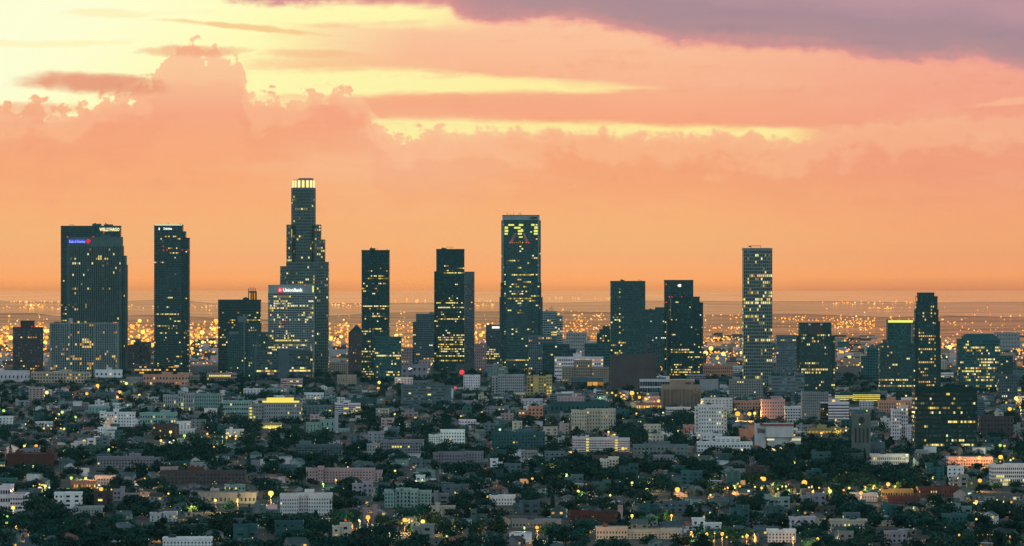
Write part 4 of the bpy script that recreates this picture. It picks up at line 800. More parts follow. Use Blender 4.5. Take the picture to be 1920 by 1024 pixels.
mid('peach floodlit plaza building right of the orange-lit terminal', 268, 352, 703, 724, 'salmon', 14, 2, 'hall', 'hall', 'the floodlit plaza building', wf=.5, hf=.4, lit=.1, litm=LITO, zones=[(274,298,703,712,.9), (292,312,700,706,.9)], depth=30)
mid('flat pavilion with a line of yellow ceiling lights under the wide dark tower', 388, 443, 700, 714, 'pink', 16, 2, 'hall', 'hall', 'the yellow-lined pavilion', wf=.8, hf=.5, lit=.05, zones=[(390,434,700,707,3)], litm=LITY, depth=26, plant=0)
r = mid('mauve-white theatre block carrying a small white lit sign', 745, 800, 684, 712, 'lavender2', 6, 2, 'hall', 'hall', 'the block with the white ring sign', wf=.4, hf=.4, lit=.02, vols=[(743,774,688,712,0,22,3), (773,800,684,716,-3,26,3)])
q = MB(); s = r['s']; q_pts = ngon(0, 0, 2.2*s, 14); 
for i in range(14):
    (x, z), (x2, z2) = q_pts[i], q_pts[(i+1) % 14]; q.quad((x,-.5,z), (x2,-.5,z2), (x2*.6,-.5,z2*.6), (x*.6,-.5,z*.6))
q.box(1.7*s, 5*s, -.6, -.4, 0, 1.2*s); q.build('sign_emblem', SIGNW, r, ((768-772.5)*s, 0, (712-691.5)*s))
mid('pinkish stone block in the haze right of the slender grey tower', 890, 912, 645, 692, 'pink', 6, 8, OB, 'office building', 'the hazy pink block', wf=.4, hf=.45, lit=.05, litm=LITO)
mid('cream stone block in the haze right of the tallest tower', 617, 652, 680, 703, 'beige', 9, 5, OB, 'office building', 'the hazy cream block', wf=.4, hf=.5, lit=.08, litm=LITO)
mid('plain mauve stone block between the squat glass block and the two-step tower', 748, 776, 652, 692, 'pink', 6, 7, OB, 'office building', 'the plain mauve block', wf=.4, hf=.45, lit=.05, litm=LITO)
mid('wide pale shed roof left of the ribbed block', -8, 52, 696, 716, 'lavender', 8, 1, 'warehouse', 'building', 'the wide pale shed', wf=.3, hf=.3, lit=.0, depth=40)
mid('pink low terminal before the ribbed towers', 58, 168, 698, 718, 'beige', 20, 3, OB, 'building', 'the pink low terminal', wf=.5, hf=.5, lit=.06, litm=LITO, depth=24)
mid('white flat roof hall at the foot of the ribbed grey tower', 178, 228, 694, 708, 'white', 6, 1, 'hall', 'hall', 'the white flat hall', wf=.4, hf=.3, lit=.1, depth=24)
mid('small dark red house-like block under the gothic church right', 1768, 1800, 790, 812, 'brick', 5, 3, short='the small dark red block', wf=.4, hf=.45, lit=.06)
mid('wide brown block beyond the black glass block, far right', 1838, 1900, 782, 818, 'brown', 10, 4, short='the wide brown block at far right', wf=.45, hf=.45, lit=.08, litm=LITO)
mid('grey slatted block wedged right of the black glass block', 1831, 1846, 752, 790, 'bluegrey', 3, 9, OB, 'office building', None, wf=.95, hf=.4, lit=.02)
mid('pale pink stone block near the banded grey office', 1428, 1472, 748, 790, 'pink', 9, 6, short='the pale pink stone block', wf=.4, hf=.45, lit=.03, vols=[(1428,1472,750,792,0,24,9), (1446,1466,744,750,4,14,0)])
mid('small white grid-front block beside the corniced grey block', 1472, 1501, 763, 793, 'white', 6, 5, short='the small white grid block', wf=.6, hf=.5, lit=.02)
mid('orange-lit brick warehouse behind two burning street lamps', 1378, 1432, 752, 768, 'salmon', 10, 2, 'warehouse', 'warehouse', 'the orange-lit warehouse', wf=.4, hf=.5, lit=.06, litm=LITO, depth=26)  # part of the orange lamp light is in the salmon wall colour
mid('small floodlit orange shop under the finned tan office', 1193, 1245, 756, 768, 'salmon', 12, 1, 'shop', 'shop', 'the floodlit orange shop', wf=.6, hf=.5, lit=.6, litm=LITO, depth=16)  # salmon walls carry the orange glow of the street as colour
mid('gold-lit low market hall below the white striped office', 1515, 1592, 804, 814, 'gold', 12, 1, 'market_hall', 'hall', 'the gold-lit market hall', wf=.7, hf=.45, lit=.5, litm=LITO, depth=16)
# pink bell tower
def bell():
    yb = 980; xc = 1163; X, Y = gxy(xc, yb); s = A*Y; root = empty('bell_tower', (X, Y, 0)); tag(root, 'slender pink bell tower with an open lantern and small dome', 'bell tower'); root['s'] = s
    P = lambda x: (x-xc)*s; Z = lambda y: (yb-y)*s
    b = MB(); b.box(P(1158.5), P(1167.5), 0, 9*s, 0, Z(958)); b.box(P(1157.8), P(1168.2), -.7*s, 9.7*s, Z(958), Z(957)); b.build('shaft', W['pink'], root)
    b = MB(); 
    for x in (1158.6, 1165.9):
        for y0 in (.2*s, 7.2*s): b.box(P(x), P(x+1.6), y0, y0+1.6*s, Z(957), Z(949.5))
    b.box(P(1158), P(1168), -.4*s, 9.4*s, Z(949.5), Z(947.5)); b.build('belfry', W['pink'], root)
    lbox(root, 'belfry_core', 1160.4, 1165.6, 949.5, 957, 2.5*s, 6.5*s, W['salmon'], xc, yb)
    b = MB(); b.prism(ngon(0, 4.5*s, 4.3*s, 10), Z(947.5), Z(945.4), pts1=ngon(0, 4.5*s, 3.4*s, 10)); b.prism(ngon(0, 4.5*s, 3.4*s, 10), Z(945.4), Z(943.3), pts1=ngon(0, 4.5*s, .4, 10)); b.tube((0,4.5*s,Z(943.5)), (0,4.5*s,Z(941)), .25, .1); b.build('dome', RF['felt'], root)
    GUARD.append((1156, 1170, 941, 978, Y)); occupy(X, Y, 12); MARKS.append((1163, 965, 'the pink bell tower'))
bell()

# ------------------------------------------------------------------ street lamps (their own light comes with them)
def lamp_pt(x, y, hz): Y = (H-hz)/((y-HOR)*A); return (x-960)*A*Y, Y
LM = {}
def lamp_meshes(mat, rad, hz):
    k = (mat.name, round(rad, 2), round(hz, 1))
    if k not in LM:
        b = MB(); b.tube((0,0,0), (0,0,hz+.4), .16, .1); b.tube((0,0,hz+.3), (0,-1.6,hz+.9), .1, .08); b.box(-.35, .35, -2.4, -1.2, hz+.75, hz+1.05)
        g = MB(); g.ball((0,-1.8,hz), rad)  # globe widened to take in the lamp's glare
        LM[k] = (b.mesh('pole', METAL), g.mesh('lamp_glare_globe', mat, True))
    return LM[k]
LAMP_WORD = {'lamp_orange':'orange', 'lamp_yellow':'yellow', 'lamp_green':'greenish', 'lamp_white':'white', 'lamp_red':'red'}
lamp_count = 0
def lamp(x, y, mat, px=3.0, power=0, hz=8.5, lead=None):
    global lamp_count
    X, Y = lamp_pt(x, y, hz); s = A*Y; root = empty('street_lamp', (X, Y, 0)); pm, gm = lamp_meshes(mat, px*s/2, hz)
    obj('pole', pm, root); obj('lamp_glare_globe', gm, root)
    if power:
        ld = bpy.data.lights.new('lamp_light', 'POINT'); ld.energy = power*8; ld.shadow_soft_size = .5
        ld.color = (1, .42, .10) if mat is L_OR else ((1, .62, .18) if mat is L_YE else (.8, 1, .5))
        obj('lamp_light', ld, root, (0, -1.8-px*s/2-1.2, hz-px*s/2-.3))
    GUARD.append((x-px*.7, x+px*.7, y-px*.7, y+px*.7, Y)); lamp_count += 1
    w = LAMP_WORD[mat.name]; sz = 'large' if px > 6 else ('medium' if px > 3.5 else 'small')
    single_out(root, lead or f'{sz} {w} street lamp burning', 'street lamp', x, y, 'street lamps')
    return root
BIG = [(508,925,L_YE,11,9000),(1508,905,L_OR,11,12000),(1665,908,L_OR,8,8000),(1837,901,L_OR,8,5000),(1876,857,L_OR,9,8000),(1836,858,L_OR,7,6000),(1799,858,L_OR,5,4000),
    (690,970,L_OR,9,9000),(759,975,L_OR,9,7000),(793,978,L_YE,9,6000),(1270,918,L_OR,10,9000),(1432,898,L_OR,9,8000),(1007,989,L_OR,7,6000),(1383,776,L_OR,10,20000),(1405,776,L_OR,8,12000),(1415,775,L_YE,6,6000),
    (183,723,L_OR,7,9000),(225,735,L_OR,6,6000),(163,738,L_OR,6,6000),(237,719,L_YE,6,6000),(88,736,L_YE,7,6000),(190,917,L_OR,8,9000),(75,916,L_YE,8,7000),(85,911,L_YE,6,0),(62,875,L_YE,6,5000),(158,827,L_OR,6,4000),(68,836,L_OR,6,4000),(46,836,L_YE,5,0),(121,845,L_YE,5,3000),
    (1185,737,L_OR,9,14000),(1199,745,L_OR,6,8000),(1211,748,L_OR,6,8000),(1235,752,L_OR,6,8000),(1893,767,L_OR,8,9000),(1905,747,L_YE,8,6000),(1885,785,L_OR,5,0),(1875,835,L_GR,6,3000),(1428,896,L_YE,5,0),(1465,841,L_YE,7,5000),(1570,810,L_YE,7,9000),(1540,812,L_OR,5,7000),
    (13,980,L_GR,5,0),(25,952,L_YE,8,4000),(31,989,L_OR,5,4000),(404,938,L_YE,6,3000),(134,896,L_GR,6,2000),(161,897,L_YE,6,3000),(301,988,L_OR,5,3000),(446,940,L_YE,6,3000),(1084,921,L_YE,6,3000),(1213,918,L_YE,6,3000),(1185,905,L_YE,5,2000),(1216,904,L_YE,6,2000),(1376,910,L_YE,5,2000),(1428,915,L_YE,5,2000),
    (1332,928,L_YE,4,0),(1259,967,L_OR,6,4000),(1325,1002,L_OR,6,4000),(1354,1001,L_OR,7,5000),(1296,999,L_OR,5,3000),(1400,1005,L_OR,6,4000),(1487,1010,L_OR,5,3000),(1533,1011,L_OR,6,4000),(1893,1008,L_OR,4,2000),(1798,1003,L_OR,4,2000),(1185,967,L_YE,6,3000),(606,908,L_GR,5,2000),(117,773,L_GR,6,1500),(142,782,L_GR,5,1500),(7,770,L_GR,6,1500),(110,777,L_YE,5,1500),(630,900,L_OR,4,2000),
    (711,717,L_YE,6,5000),(709,728,L_OR,5,3000),(320,810,L_YE,6,3000),(346,817,L_GR,6,2000),(302,826,L_YE,5,2000),(389,814,L_OR,4,2000),(427,813,L_YE,5,2000),(450,754,L_YE,5,3000),(1168,841,L_OR,6,4000),(1070,848,L_OR,5,3000),(1141,810,L_YE,4,1500),(1313,751,L_YE,4,2000),(1360,770,L_YE,4,2000),(1567,788,L_YE,4,2000),(1700,855,L_GR,4,1500),(1524,922,L_YE,5,2000),(1556,921,L_YE,8,5000),(1614,924,L_OR,7,6000),(1592,915,L_YE,5,0),(1479,920,L_GR,5,1500),
    (866,698,L_RE,10,0),(854,727,L_RE,5,0),(648,976,L_RE,4,0),(1625,770,L_GR,3.5,0)]  # the small red one near the bottom stands in for car tail lights
for x, y, m, px, pw in BIG: lamp(x, y, m, px*.95, pw*.9)
# lamps of the far city seen between the towers: the brightest ones
FARB = [(372,630),(402,615),(379,622),(405,600),(640,630),(620,633),(636,641),(655,622),(743,628),(902,627),(906,622),(250,640),(286,645),(268,621),(259,650),(8,613),(20,632),(86,619),(88,631),(85,641),(78,633),(2,640),(70,612),(60,603),(248,612),(262,600),(356,640),(360,652),(380,640),(396,640),(612,640),(1333,652),(1356,662),(1345,670),(1323,661),(1390,660),(1578,660),(1593,668),(1850,655),(1830,652),(1780,650),(1895,640),(1910,655)]
for i, (x, y) in enumerate(FARB):
    lamp(x, y+1.5, L_OR if i % 3 == 0 else L_YE, R.uniform(5.5, 9.5), 0, 14, 'distant blurred lamp')
for x0, x1, y0, n, sp in ((1440,1480,912,5,5),(1500,1560,918,6,5),(1580,1680,914,7,6),(1335,1420,915,6,6),(1130,1250,742,8,6),(1190,1420,770,7,8),(1560,1600,806,5,5),(1740,1900,862,6,4),(1860,1915,760,6,10),(60,110,912,6,5),(130,210,915,6,6),(80,130,802,6,4),(300,330,828,4,4),(405,445,820,6,3),(480,530,800,5,3),(660,800,978,7,8),(1290,1420,1004,7,6),(1820,1910,938,6,5)):
    for k in range(n):
        lamp(R.uniform(x0, x1), y0+R.uniform(-sp, sp), R.choice([L_OR, L_YE, L_OR, L_YE, L_WH]), R.uniform(2.2, 4.2), R.choice([0,0,1500]))
for i in range(55):
    for _ in range(20):
        x = R.uniform(0, 1920); y = 725 + 290*R.random()**.9
        X, Y = lamp_pt(x, y, 8.5)
        if is_free(X, Y, 4) and not blocked(X, Y, 1, 9): break
    lamp(x, y, R.choice([L_YE, L_OR, L_YE, L_YE, L_GR, L_WH]), R.uniform(2.4, 4.6), R.choice([0,0,1200,2000]))

# ------------------------------------------------------------------ the far city: lamps and roofs nobody could count
def far_city():
    b = MB(); d = MB()
    def light(x, y, px):
        Y = (H-8)/((y-HOR)*A); X = (x-960)*A*Y; r = px*1.35*A*Y/2  # radius swollen to the glare of each distant light
        n = len(d.v); d.v += [(X-r,Y,8),(X,Y-r,8),(X+r,Y,8),(X,Y+r,8),(X,Y,8+r),(X,Y,8-r)]
        for i in range(4): j = (i+1) % 4; d.f.append((n+i,n+j,n+4)); d.f.append((n+j,n+i,n+5)); d.mi += [0,0]
    def row(y, x0, x1, n, spread, px=(1.0,2.2)):
        for _ in range(n): light(R.uniform(x0, x1), y+R.gauss(0, spread), R.uniform(*px))
    # long streets seen end on as lines of light
    for k in range(26):
        y = R.uniform(562, 690); x0 = R.uniform(0, 1850); row(y, x0, x0+R.uniform(40,200), R.randint(8,26), 1.0, (1.2,2.6))
    row(577, 0, 230, 46, 1.8, (1.4,2.8)); row(575, 235, 480, 44, 2, (1.2,2.4)); row(572, 615, 680, 22, 2, (1.2,2.4)); row(568, 880, 930, 14, 3, (1.2,2.4)); row(558.5, 1030, 1150, 20, .8, (1,1.8)); row(568, 1500, 1720, 40, 1.5, (1.2,2.4))
    row(634, 1325, 1392, 30, 1.5, (1.8,3)); row(662, 1330, 1395, 26, 1.8, (2,3.6)); row(598, 1440, 1640, 44, 1.6, (1.4,2.6)); row(606, 1560, 1640, 50, 5, (1.6,3)); row(660, 1566, 1640, 30, 6, (2,3.6)); row(648, 1766, 1810, 24, 2.5, (2,3.4)); row(655, 1840, 1920, 30, 8, (1.8,3.2))
    row(624, 235, 290, 40, 12, (1.8,3.4)); row(632, 355, 408, 46, 12, (1.8,3.6)); row(625, 0, 94, 60, 14, (1.6,3.4)); row(634, 612, 655, 36, 10, (1.8,3.4)); row(650, 745, 776, 24, 8, (1.8,3)); row(612, 1055, 1145, 60, 10, (1.5,3))
    for _ in range(1500):
        y = 572 + 122*R.random()**.62; x = R.uniform(-300, 2220); light(x, y, R.uniform(.9, 2.3) if R.random() < .93 else R.uniform(2.4, 3.4))
    for _ in range(380): light(R.uniform(1040, 1920), R.uniform(590, 685), R.uniform(1.4, 3.0))
    for xa, xb in ((0,95),(235,290),(355,410),(612,655),(742,776),(890,936)):
        for _ in range(int((xb-xa)*.9)): light(R.uniform(xa, xb), R.uniform(605, 668), R.uniform(1.8, 4.0))
    tag(d.build('distant_street_lights', L_FAR), 'countless orange lights of the far city spread under the horizon', 'city lights', None, 'stuff')
    cols = [W['brown'], W['slate'], W['tan'], W['pink'], W['grey']]
    for _ in range(2100):
        y = 622 + 77*R.random()**.5; Y = H/((y-HOR)*A); X = (R.uniform(-500, 2420)-960)*A*Y
        if Y < 10950: continue
        w, dp, h = R.uniform(8, 44), R.uniform(10, 40), R.choice([4,5,6,7,8,10,14])*(.7 if y < 640 else 1)
        b.box(X-w/2, X+w/2, Y, Y+dp, 0, h, R.randrange(5))
    tag(b.build('distant_city_blocks', cols), 'low roofs of the far city fading into the dusk haze', 'city blocks', None, 'stuff')
far_city()
# ------------------------------------------------------------------ random fill of the district
COLN = dict(slate='dark slate', white='white', cream='cream', beige='beige', pink='pink', tan='tan', brick='brick red', grey='grey', bluegrey='blue-grey', mint='pale green', lavender='pale mauve', salmon='salmon', brown='brown', lavender2='dim mauve', teal='teal')
def spot(ymin, ymax, r, hw, ht, xm=40, tries=40, bias=1.0):
    for _ in range(tries):
        Y = (ymin + (ymax-ymin)*R.random()**bias); half = (960+xm)*A*Y
        X = R.uniform(-half, half)
        if is_free(X, Y, r) and not blocked(X, Y, hw, ht): return X, Y
    return None
# mid-rise blocks beyond the tree belt
for i in range(80):
    w = R.uniform(15, 36); h = R.choice([8,9,11,13,15,18,22]); p = spot(6900, 10300, w*.5, w/2, h)
    if not p: continue
    X, Y = p; x, yb = scr(X, Y, 0); s = A*Y; c = R.choice(['white','grey','pink','beige','lavender','bluegrey','bluegrey','cream','lavender2','white','teal','mint'])
    st = max(2, round(h/3.3))
    r = building('mid_rise_block', None, None, x-w/2/s, x+w/2/s, yb-h/s, yb, depth=R.uniform(14,24), yaw=0, wall=c, cols=max(3, round(w/4.5)), rows=st, wf=R.choice([.4,.5,.9]), hf=.45, lit=R.choice([.02,.05,.12]), litm=R.choice([LIT,LITO,LITY]), pane=R.choice([PANE,PANE2]), plant=R.choice([0,1]), cap=100, guard=.45, roofm=R.choice(['felt','tar','pale']))
    single_out(r, f'{st}-storey {COLN[c]} mid-rise block', 'building', x, yb-h/2/s, 'mid-rise blocks before downtown')
# two to four storey flats
for i in range(235):
    w = R.uniform(9, 19); st = R.choice([2,2,2,3,3,4]); h = st*3.2+1
    p = spot(3560, 8200, w*.45, w/2, h, bias=.9)
    if not p: continue
    X, Y = p; x, yb = scr(X, Y, 0); s = A*Y; c = R.choice(['white','white','white','cream','grey','pink','lavender','mint','mint','bluegrey','bluegrey','teal','teal','grey','slate'])
    if Y < 5300 and R.random() < .72: c = R.choice(['slate','brown','bluegrey','bluegrey','teal','teal','lavender2'])
    yaw = R.choice([0,0,0,12,-12,20,-20]); dpt = R.uniform(10,16); vv = None; xa, xb = x-w/2/s, x+w/2/s; yt_ = yb-h/s
    if R.random() < .6:
        yaw = 0; m = xa + (xb-xa)*R.uniform(.3,.7); dh = 3.2/s*R.choice([0,0,1,-.5]); nc = max(2, round(w/4.2))
        vv = [(xa, m, yt_, yb, 0, dpt, max(1, nc//2)), (m, xb, yt_+dh, yb, R.uniform(1.5,4), dpt, max(1, nc//2))]
        if R.random() < .5: q0 = R.uniform(xa, m); vv.append((q0, q0+3/s, yt_-2.2/s, yb, -.8, 4, 0))
    rm = R.choice(['felt','tar','pale','felt'])
    r = building(AP, None, None, x-w/2/s, x+w/2/s, yb-h/s, yb, depth=dpt, yaw=yaw, vols=vv, wall=c, cols=max(2, round(w/4.2)), rows=st, wf=R.choice([.35,.42,.55]), hf=.45, lit=R.choice([.0,.03,.06,.12]), litm=R.choice([LIT,LITO,LITY]), pane=PANE, plant=R.choice([0,0,1]), parapet=.8, guard=.5, roofm=rm)
    single_out(r, f'{["","","two","three","four"][st]}-storey {COLN[c]} flats, {RFN[rm]} flat roof,', 'apartment building', x, yb-h/2/s, 'flats among the trees')
# small houses: every copy shares the meshes of its kind
HOUSE = []
def house_kind(w, d, h, roof, wc, rc):
    b = MB(); b.box(-w/2, w/2, 0, d, 0, h)
    if roof == 'gable':
        n = len(b.v); b.v += [(-w/2,0,h),(-w/2,d,h),(-w/2,d/2,h+d*.28),(w/2,0,h),(w/2,d,h),(w/2,d/2,h+d*.28)]; b.f += [(0+n,2+n,1+n),(3+n,4+n,5+n)]; b.mi += [0,0]
    if roof == 'front':
        n = len(b.v); b.v += [(-w/2,0,h),(w/2,0,h),(0,0,h+w*.25)]; b.f.append((n,n+1,n+2)); b.mi.append(0)
    q = MB(); e = .5
    if roof == 'gable':
        q.v += [(-w/2-e,-e,h-.1),(w/2+e,-e,h-.1),(w/2+e,d/2,h+d*.28+.2),(-w/2-e,d/2,h+d*.28+.2),(-w/2-e,d+e,h-.1),(w/2+e,d+e,h-.1)]; q.f += [(0,1,2,3),(3,2,5,4)]
    elif roof == 'hip':
        a = d*.45; q.v += [(-w/2-e,-e,h-.1),(w/2+e,-e,h-.1),(w/2+e,d+e,h-.1),(-w/2-e,d+e,h-.1),(-w/2+a,d/2,h+d*.26),(w/2-a,d/2,h+d*.26)]; q.f += [(0,1,5,4),(2,3,4,5),(1,2,5),(3,0,4)]
    elif roof == 'front':
        q.v += [(-w/2-e,-e,h-.1),(0,-e,h+w*.25+.2),(0,d+e,h+w*.25+.2),(-w/2-e,d+e,h-.1),(w/2+e,-e,h-.1),(w/2+e,d+e,h-.1)]; q.f += [(0,1,2,3),(1,4,5,2)]
    else:
        q.box(-w/2-.2, w/2+.2, -.2, d+.2, h, h+.5)
    q.mi = [0]*len(q.f)
    return dict(w=w, d=d, h=h, roof=roof, wc=wc, rc=rc, wall=b.mesh('wall', W[wc]), top=q.mesh('roof', RF[rc]))
kinds = []
for wc in ('white','lavender2','grey','bluegrey','lavender','mint','beige','tan'):
    for rf_, rc in (('gable','felt'),('gable','tar'),('hip','clay'),('hip','tar'),('front','felt'),('flat','pale'),('flat','felt'),('hip','felt')):
        kinds.append(house_kind(R.uniform(8,13), R.uniform(7,11), R.choice([3.2,3.4,6.0,6.2]), rf_, wc, rc))
door_m = quad_mesh(1.2, 2.1, BARK); win_d = quad_mesh(1.8, 1.4, PANE); win_l = quad_mesh(1.8, 1.4, LIT); win_o = quad_mesh(1.8, 1.4, LITO)
spots_h = []
for i in range(1900):
    p = spot(3500, 8800, 6, 6, 8, bias=.85, tries=14)
    if p: spots_h.append(p); occupy(p[0], p[1]+5, 4)
spots_h.sort(key=lambda p: p[1])
for i in range(700):                                                 # the district goes on to either side of the view
    Y = 3500 + 5600*R.random()**.85; X = R.choice([-1,1])*R.uniform(1.0, 1.5)*960*A*Y
    if is_free(X, Y, 6): spots_h.append((X, Y)); occupy(X, Y+5, 4)
rest_w, rest_r = MB(), MB()
def add_mesh(mb, me, M):
    n = len(mb.v); c, s_ = math.cos(M[2]), math.sin(M[2])
    mb.v += [(M[0]+v.co.x*c-v.co.y*s_, M[1]+v.co.x*s_+v.co.y*c, v.co.z) for v in me.vertices]
    for p in me.polygons: mb.f.append(tuple(n+i for i in p.vertices)); mb.mi.append(M[3])
WK = ['white','lavender2','grey','bluegrey','lavender','mint','beige','tan']; RK = ['tar','pale','clay','felt']
for i, (X, Y) in enumerate(spots_h):
    k = R.choice(kinds if Y > 5000 else [q for q in kinds if q['wc'] not in ('white','lavender') or R.random() < .3]); rz = math.radians(R.choice([0,0,8,-8,25,-25,60,-60]))
    if i < 300:
        root = empty('house', (X, Y, 0), rz); obj('wall', k['wall'], root); obj('roof', k['top'], root)
        nst = 2 if k['h'] > 5 else 1
        for f in range(nst):
            for u in (-.3, .3): obj('window', R.choice([win_d]*6+[win_l, win_o]), root, (u*k['w'], -.12, 1.8+f*2.8))
        obj('door', door_m, root, (0, -.12, 1.05))
        x, y = scr(X, Y, 4)
        rw = {'gable':'gabled','hip':'hipped','front':'front-gabled','flat':'flat'}[k['roof']]
        single_out(root, f'{"two" if nst == 2 else "one"}-storey {COLN[k["wc"]]} house with {RFN[k["rc"]]} {rw} roof,', 'house', x, y, 'houses among the trees')
    else:
        add_mesh(rest_w, k['wall'], (X, Y, rz, WK.index(k['wc']))); add_mesh(rest_r, k['top'], (X, Y, rz, 8+RK.index(k['rc'])))
if rest_w.f:
    n = len(rest_w.v); rest_w.v += rest_r.v; rest_w.f += [tuple(i+n for i in f) for f in rest_r.f]; rest_w.mi += rest_r.mi
    tag(rest_w.build('distant_houses', [W[c] for c in WK]+[RF[c] for c in RK]), 'small far houses too many to count before downtown', 'houses', None, 'stuff')

# lit billboards
def billboard(x0, x1, yt, yb, yg, mat, label, hz=None):
    X, Y = gxy((x0+x1)/2, yg); s = A*Y; root = empty('billboard', (X, Y, 0)); tag(root, label, 'billboard')
    w = (x1-x0)*s; z0, z1 = (yg-yb)*s, (yg-yt)*s
    b = MB(); b.box(-w/2-.3, w/2+.3, 0, .6, z0-.3, z1+.3); b.build('frame', METAL, root)
    b = MB(); b.box(-w/2, w/2, -.08, -.02, z0, z1); b.build('lit_face', mat, root)
    for u in (-.3, .3): b = MB(); b.tube((u*w,.3,0), (u*w,.3,z0-.3), .25, .25); b.build('post', METAL, root)
    GUARD.append((x0-1, x1+1, yt-1, yb+1, Y)); occupy(X, Y, 6)
DIMB = emit_mat('billboard_dim_pink', [(0,(.22,.17,.19)), (1,(.22,.17,.19))], 1.0); WARMB = emit_mat('billboard_warm', [(0,(.5,.26,.10)), (1,(.5,.26,.10))], 1.0); BRB = emit_mat('billboard_bright', [(0,(.95,1,.55)), (1,(.95,1,.55))], 1.1)
billboard(1815, 1822, 924, 936, 944, BRB, 'upright bright yellow-white lit sign board on the lower right')
billboard(502, 520, 946, 955, 966, DIMB, 'dim pink billboard left of the five-storey white hotel')
billboard(975, 991, 898, 907, 916, WARMB, 'wide warm-lit billboard above the dark trees left of centre')
billboard(1377, 1397, 901, 909, 918, WARMB, 'warm-lit billboard beside the orange street lamp right of centre')

# lamps past the three hundred that show largest: porch and street lights, one object
def small_lights():
    d = MB(); mats = [L_YE, L_OR, L_WH, L_GR]
    for _ in range(1000):
        for _t in range(6):
            y = 735 + 290*R.random()**.85; x = R.uniform(0, 1920); X, Y = lamp_pt(x, y, 5)
            if is_free(X, Y, 2) and not blocked(X, Y, 1, 6): break
        r = R.uniform(.8, 1.7)*A*Y/2; z = R.uniform(5, 10); m = R.choices([0,1,2,3], [5,4,1.5,.7])[0]
        n = len(d.v); d.v += [(X-r,Y,z),(X,Y-r,z),(X+r,Y,z),(X,Y+r,z),(X,Y,z+r),(X,Y,z-r)]
        for i in range(4): j = (i+1) % 4; d.f.append((n+i,n+j,n+4)); d.f.append((n+j,n+i,n+5)); d.mi += [m,m]
    tag(d.build('small_street_lights', mats), 'faint yellow and orange lights sprinkled through the district', 'street lights', None, 'stuff')
small_lights()

# ------------------------------------------------------------------ trees
def crown_mesh(name, kind, seed, mat):
    q = random.Random(seed); V_, F_ = [], []
    def leaf(c, sz):
        a = Vector((q.gauss(0,1), q.gauss(0,1), q.gauss(0,.7))).normalized(); u = a.orthogonal().normalized(); v = a.cross(u)
        t = q.random()*6.28; u, v = u*math.cos(t)+v*math.sin(t), v*math.cos(t)-u*math.sin(t)
        n = len(V_); w = sz*q.uniform(.6, 1.2); h = sz*q.uniform(.5, .9)
        V_.extend([c-u*w*.5, c+v*h*.45-u*w*.1+a*h*.2, c+u*w*.5, c-v*h*.55+u*w*.1]); F_.append((n,n+1,n+2,n+3))
    def lobe(c, rx, rz, n, sz):
        for _ in range(n):
            d = Vector((q.gauss(0,1), q.gauss(0,1), q.gauss(0,1))).normalized(); r = q.random()**.35
            leaf(Vector((c[0]+d.x*rx*r, c[1]+d.y*rx*r, c[2]+d.z*rz*r)), sz)
    if kind == 'broad':
        for _ in range(q.randint(6, 9)):
            t = q.random()*6.28; rr = q.uniform(.1, .62); lobe((rr*math.cos(t), rr*math.sin(t), q.uniform(.42, .86)), q.uniform(.28,.46), q.uniform(.18,.3), 62, .15)
    elif kind == 'cypress':
        for i in range(12):
            z = .08+i/12*.9; lobe((q.uniform(-.02,.02), q.uniform(-.02,.02), z), .17*math.sin(math.pi*min(1,(z+.12))**.8)**.7+.03, .09, 30, .10)
    elif kind == 'pine':
        for i in range(11):
            z = .28+.7*i/11; rr = .42*(1-(z-.25)/.8)+.05
            for _ in range(3): t = q.random()*6.28; lobe((rr*.6*math.cos(t), rr*.6*math.sin(t), z), rr*.55, .05, 26, .12)
    elif kind == 'palm':
        for i in range(26):
            t = q.random()*6.28; el = q.uniform(-.9, 1.0); L = q.uniform(.12, .17); p = Vector((0,0,.93)); d = Vector((math.cos(t)*math.cos(el), math.sin(t)*math.cos(el), math.sin(el)))
            side = d.cross(Vector((0,0,1))).normalized()*.018
            prev = p
            for j in range(3):
                nx = prev + d*L/3 ; d = (d+Vector((0,0,-.35))).normalized(); w0 = 1-.3*j; w1 = .7-.3*j
                n = len(V_); V_.extend([prev-side*w0, prev+side*w0, nx+side*w1, nx-side*w1]); F_.append((n,n+1,n+2,n+3)); prev = nx
    me = bpy.data.meshes.new(name); me.from_pydata([tuple(v) for v in V_], [], F_); me.materials.append(mat); me.update(); return me
def trunk_mesh(kind):
    b = MB(); z = dict(broad=.5, cypress=.2, pine=.8, palm=.93)[kind]; r = dict(broad=.045, cypress=.03, pine=.03, palm=.014)[kind]
    b.tube((0,0,-.02), (0,0,z), r, r*.6)
    if kind == 'broad':
        for t in (0, 2.1, 4.2): b.tube((0,0,z*.6), (.3*math.cos(t), .3*math.sin(t), .62), r*.5, r*.25)
    return b.mesh('trunk', BARK)
CR = {k: [crown_mesh('crown', k, 10*i+len(k), LEAF[i % 3]) for i in range(n)] for k, n in (('broad', 7), ('cypress', 3), ('pine', 3), ('palm', 4))}
TR = {k: trunk_mesh(k) for k in CR}
TN = dict(broad=('broadleaf_tree', 'dark rounded tree', 'tree'), cypress=('cypress_tree', 'slim dark cypress', 'cypress'), pine=('pine_tree', 'dark layered pine', 'pine'), palm=('palm_tree', 'tall thin palm', 'palm'))
trees = []
def tree_at(X, Y, kind, wd, ht): trees.append((Y, X, kind, wd, ht))
def free_tree(X, Y): return (int(X//6), int(Y//6)) not in SPOTS
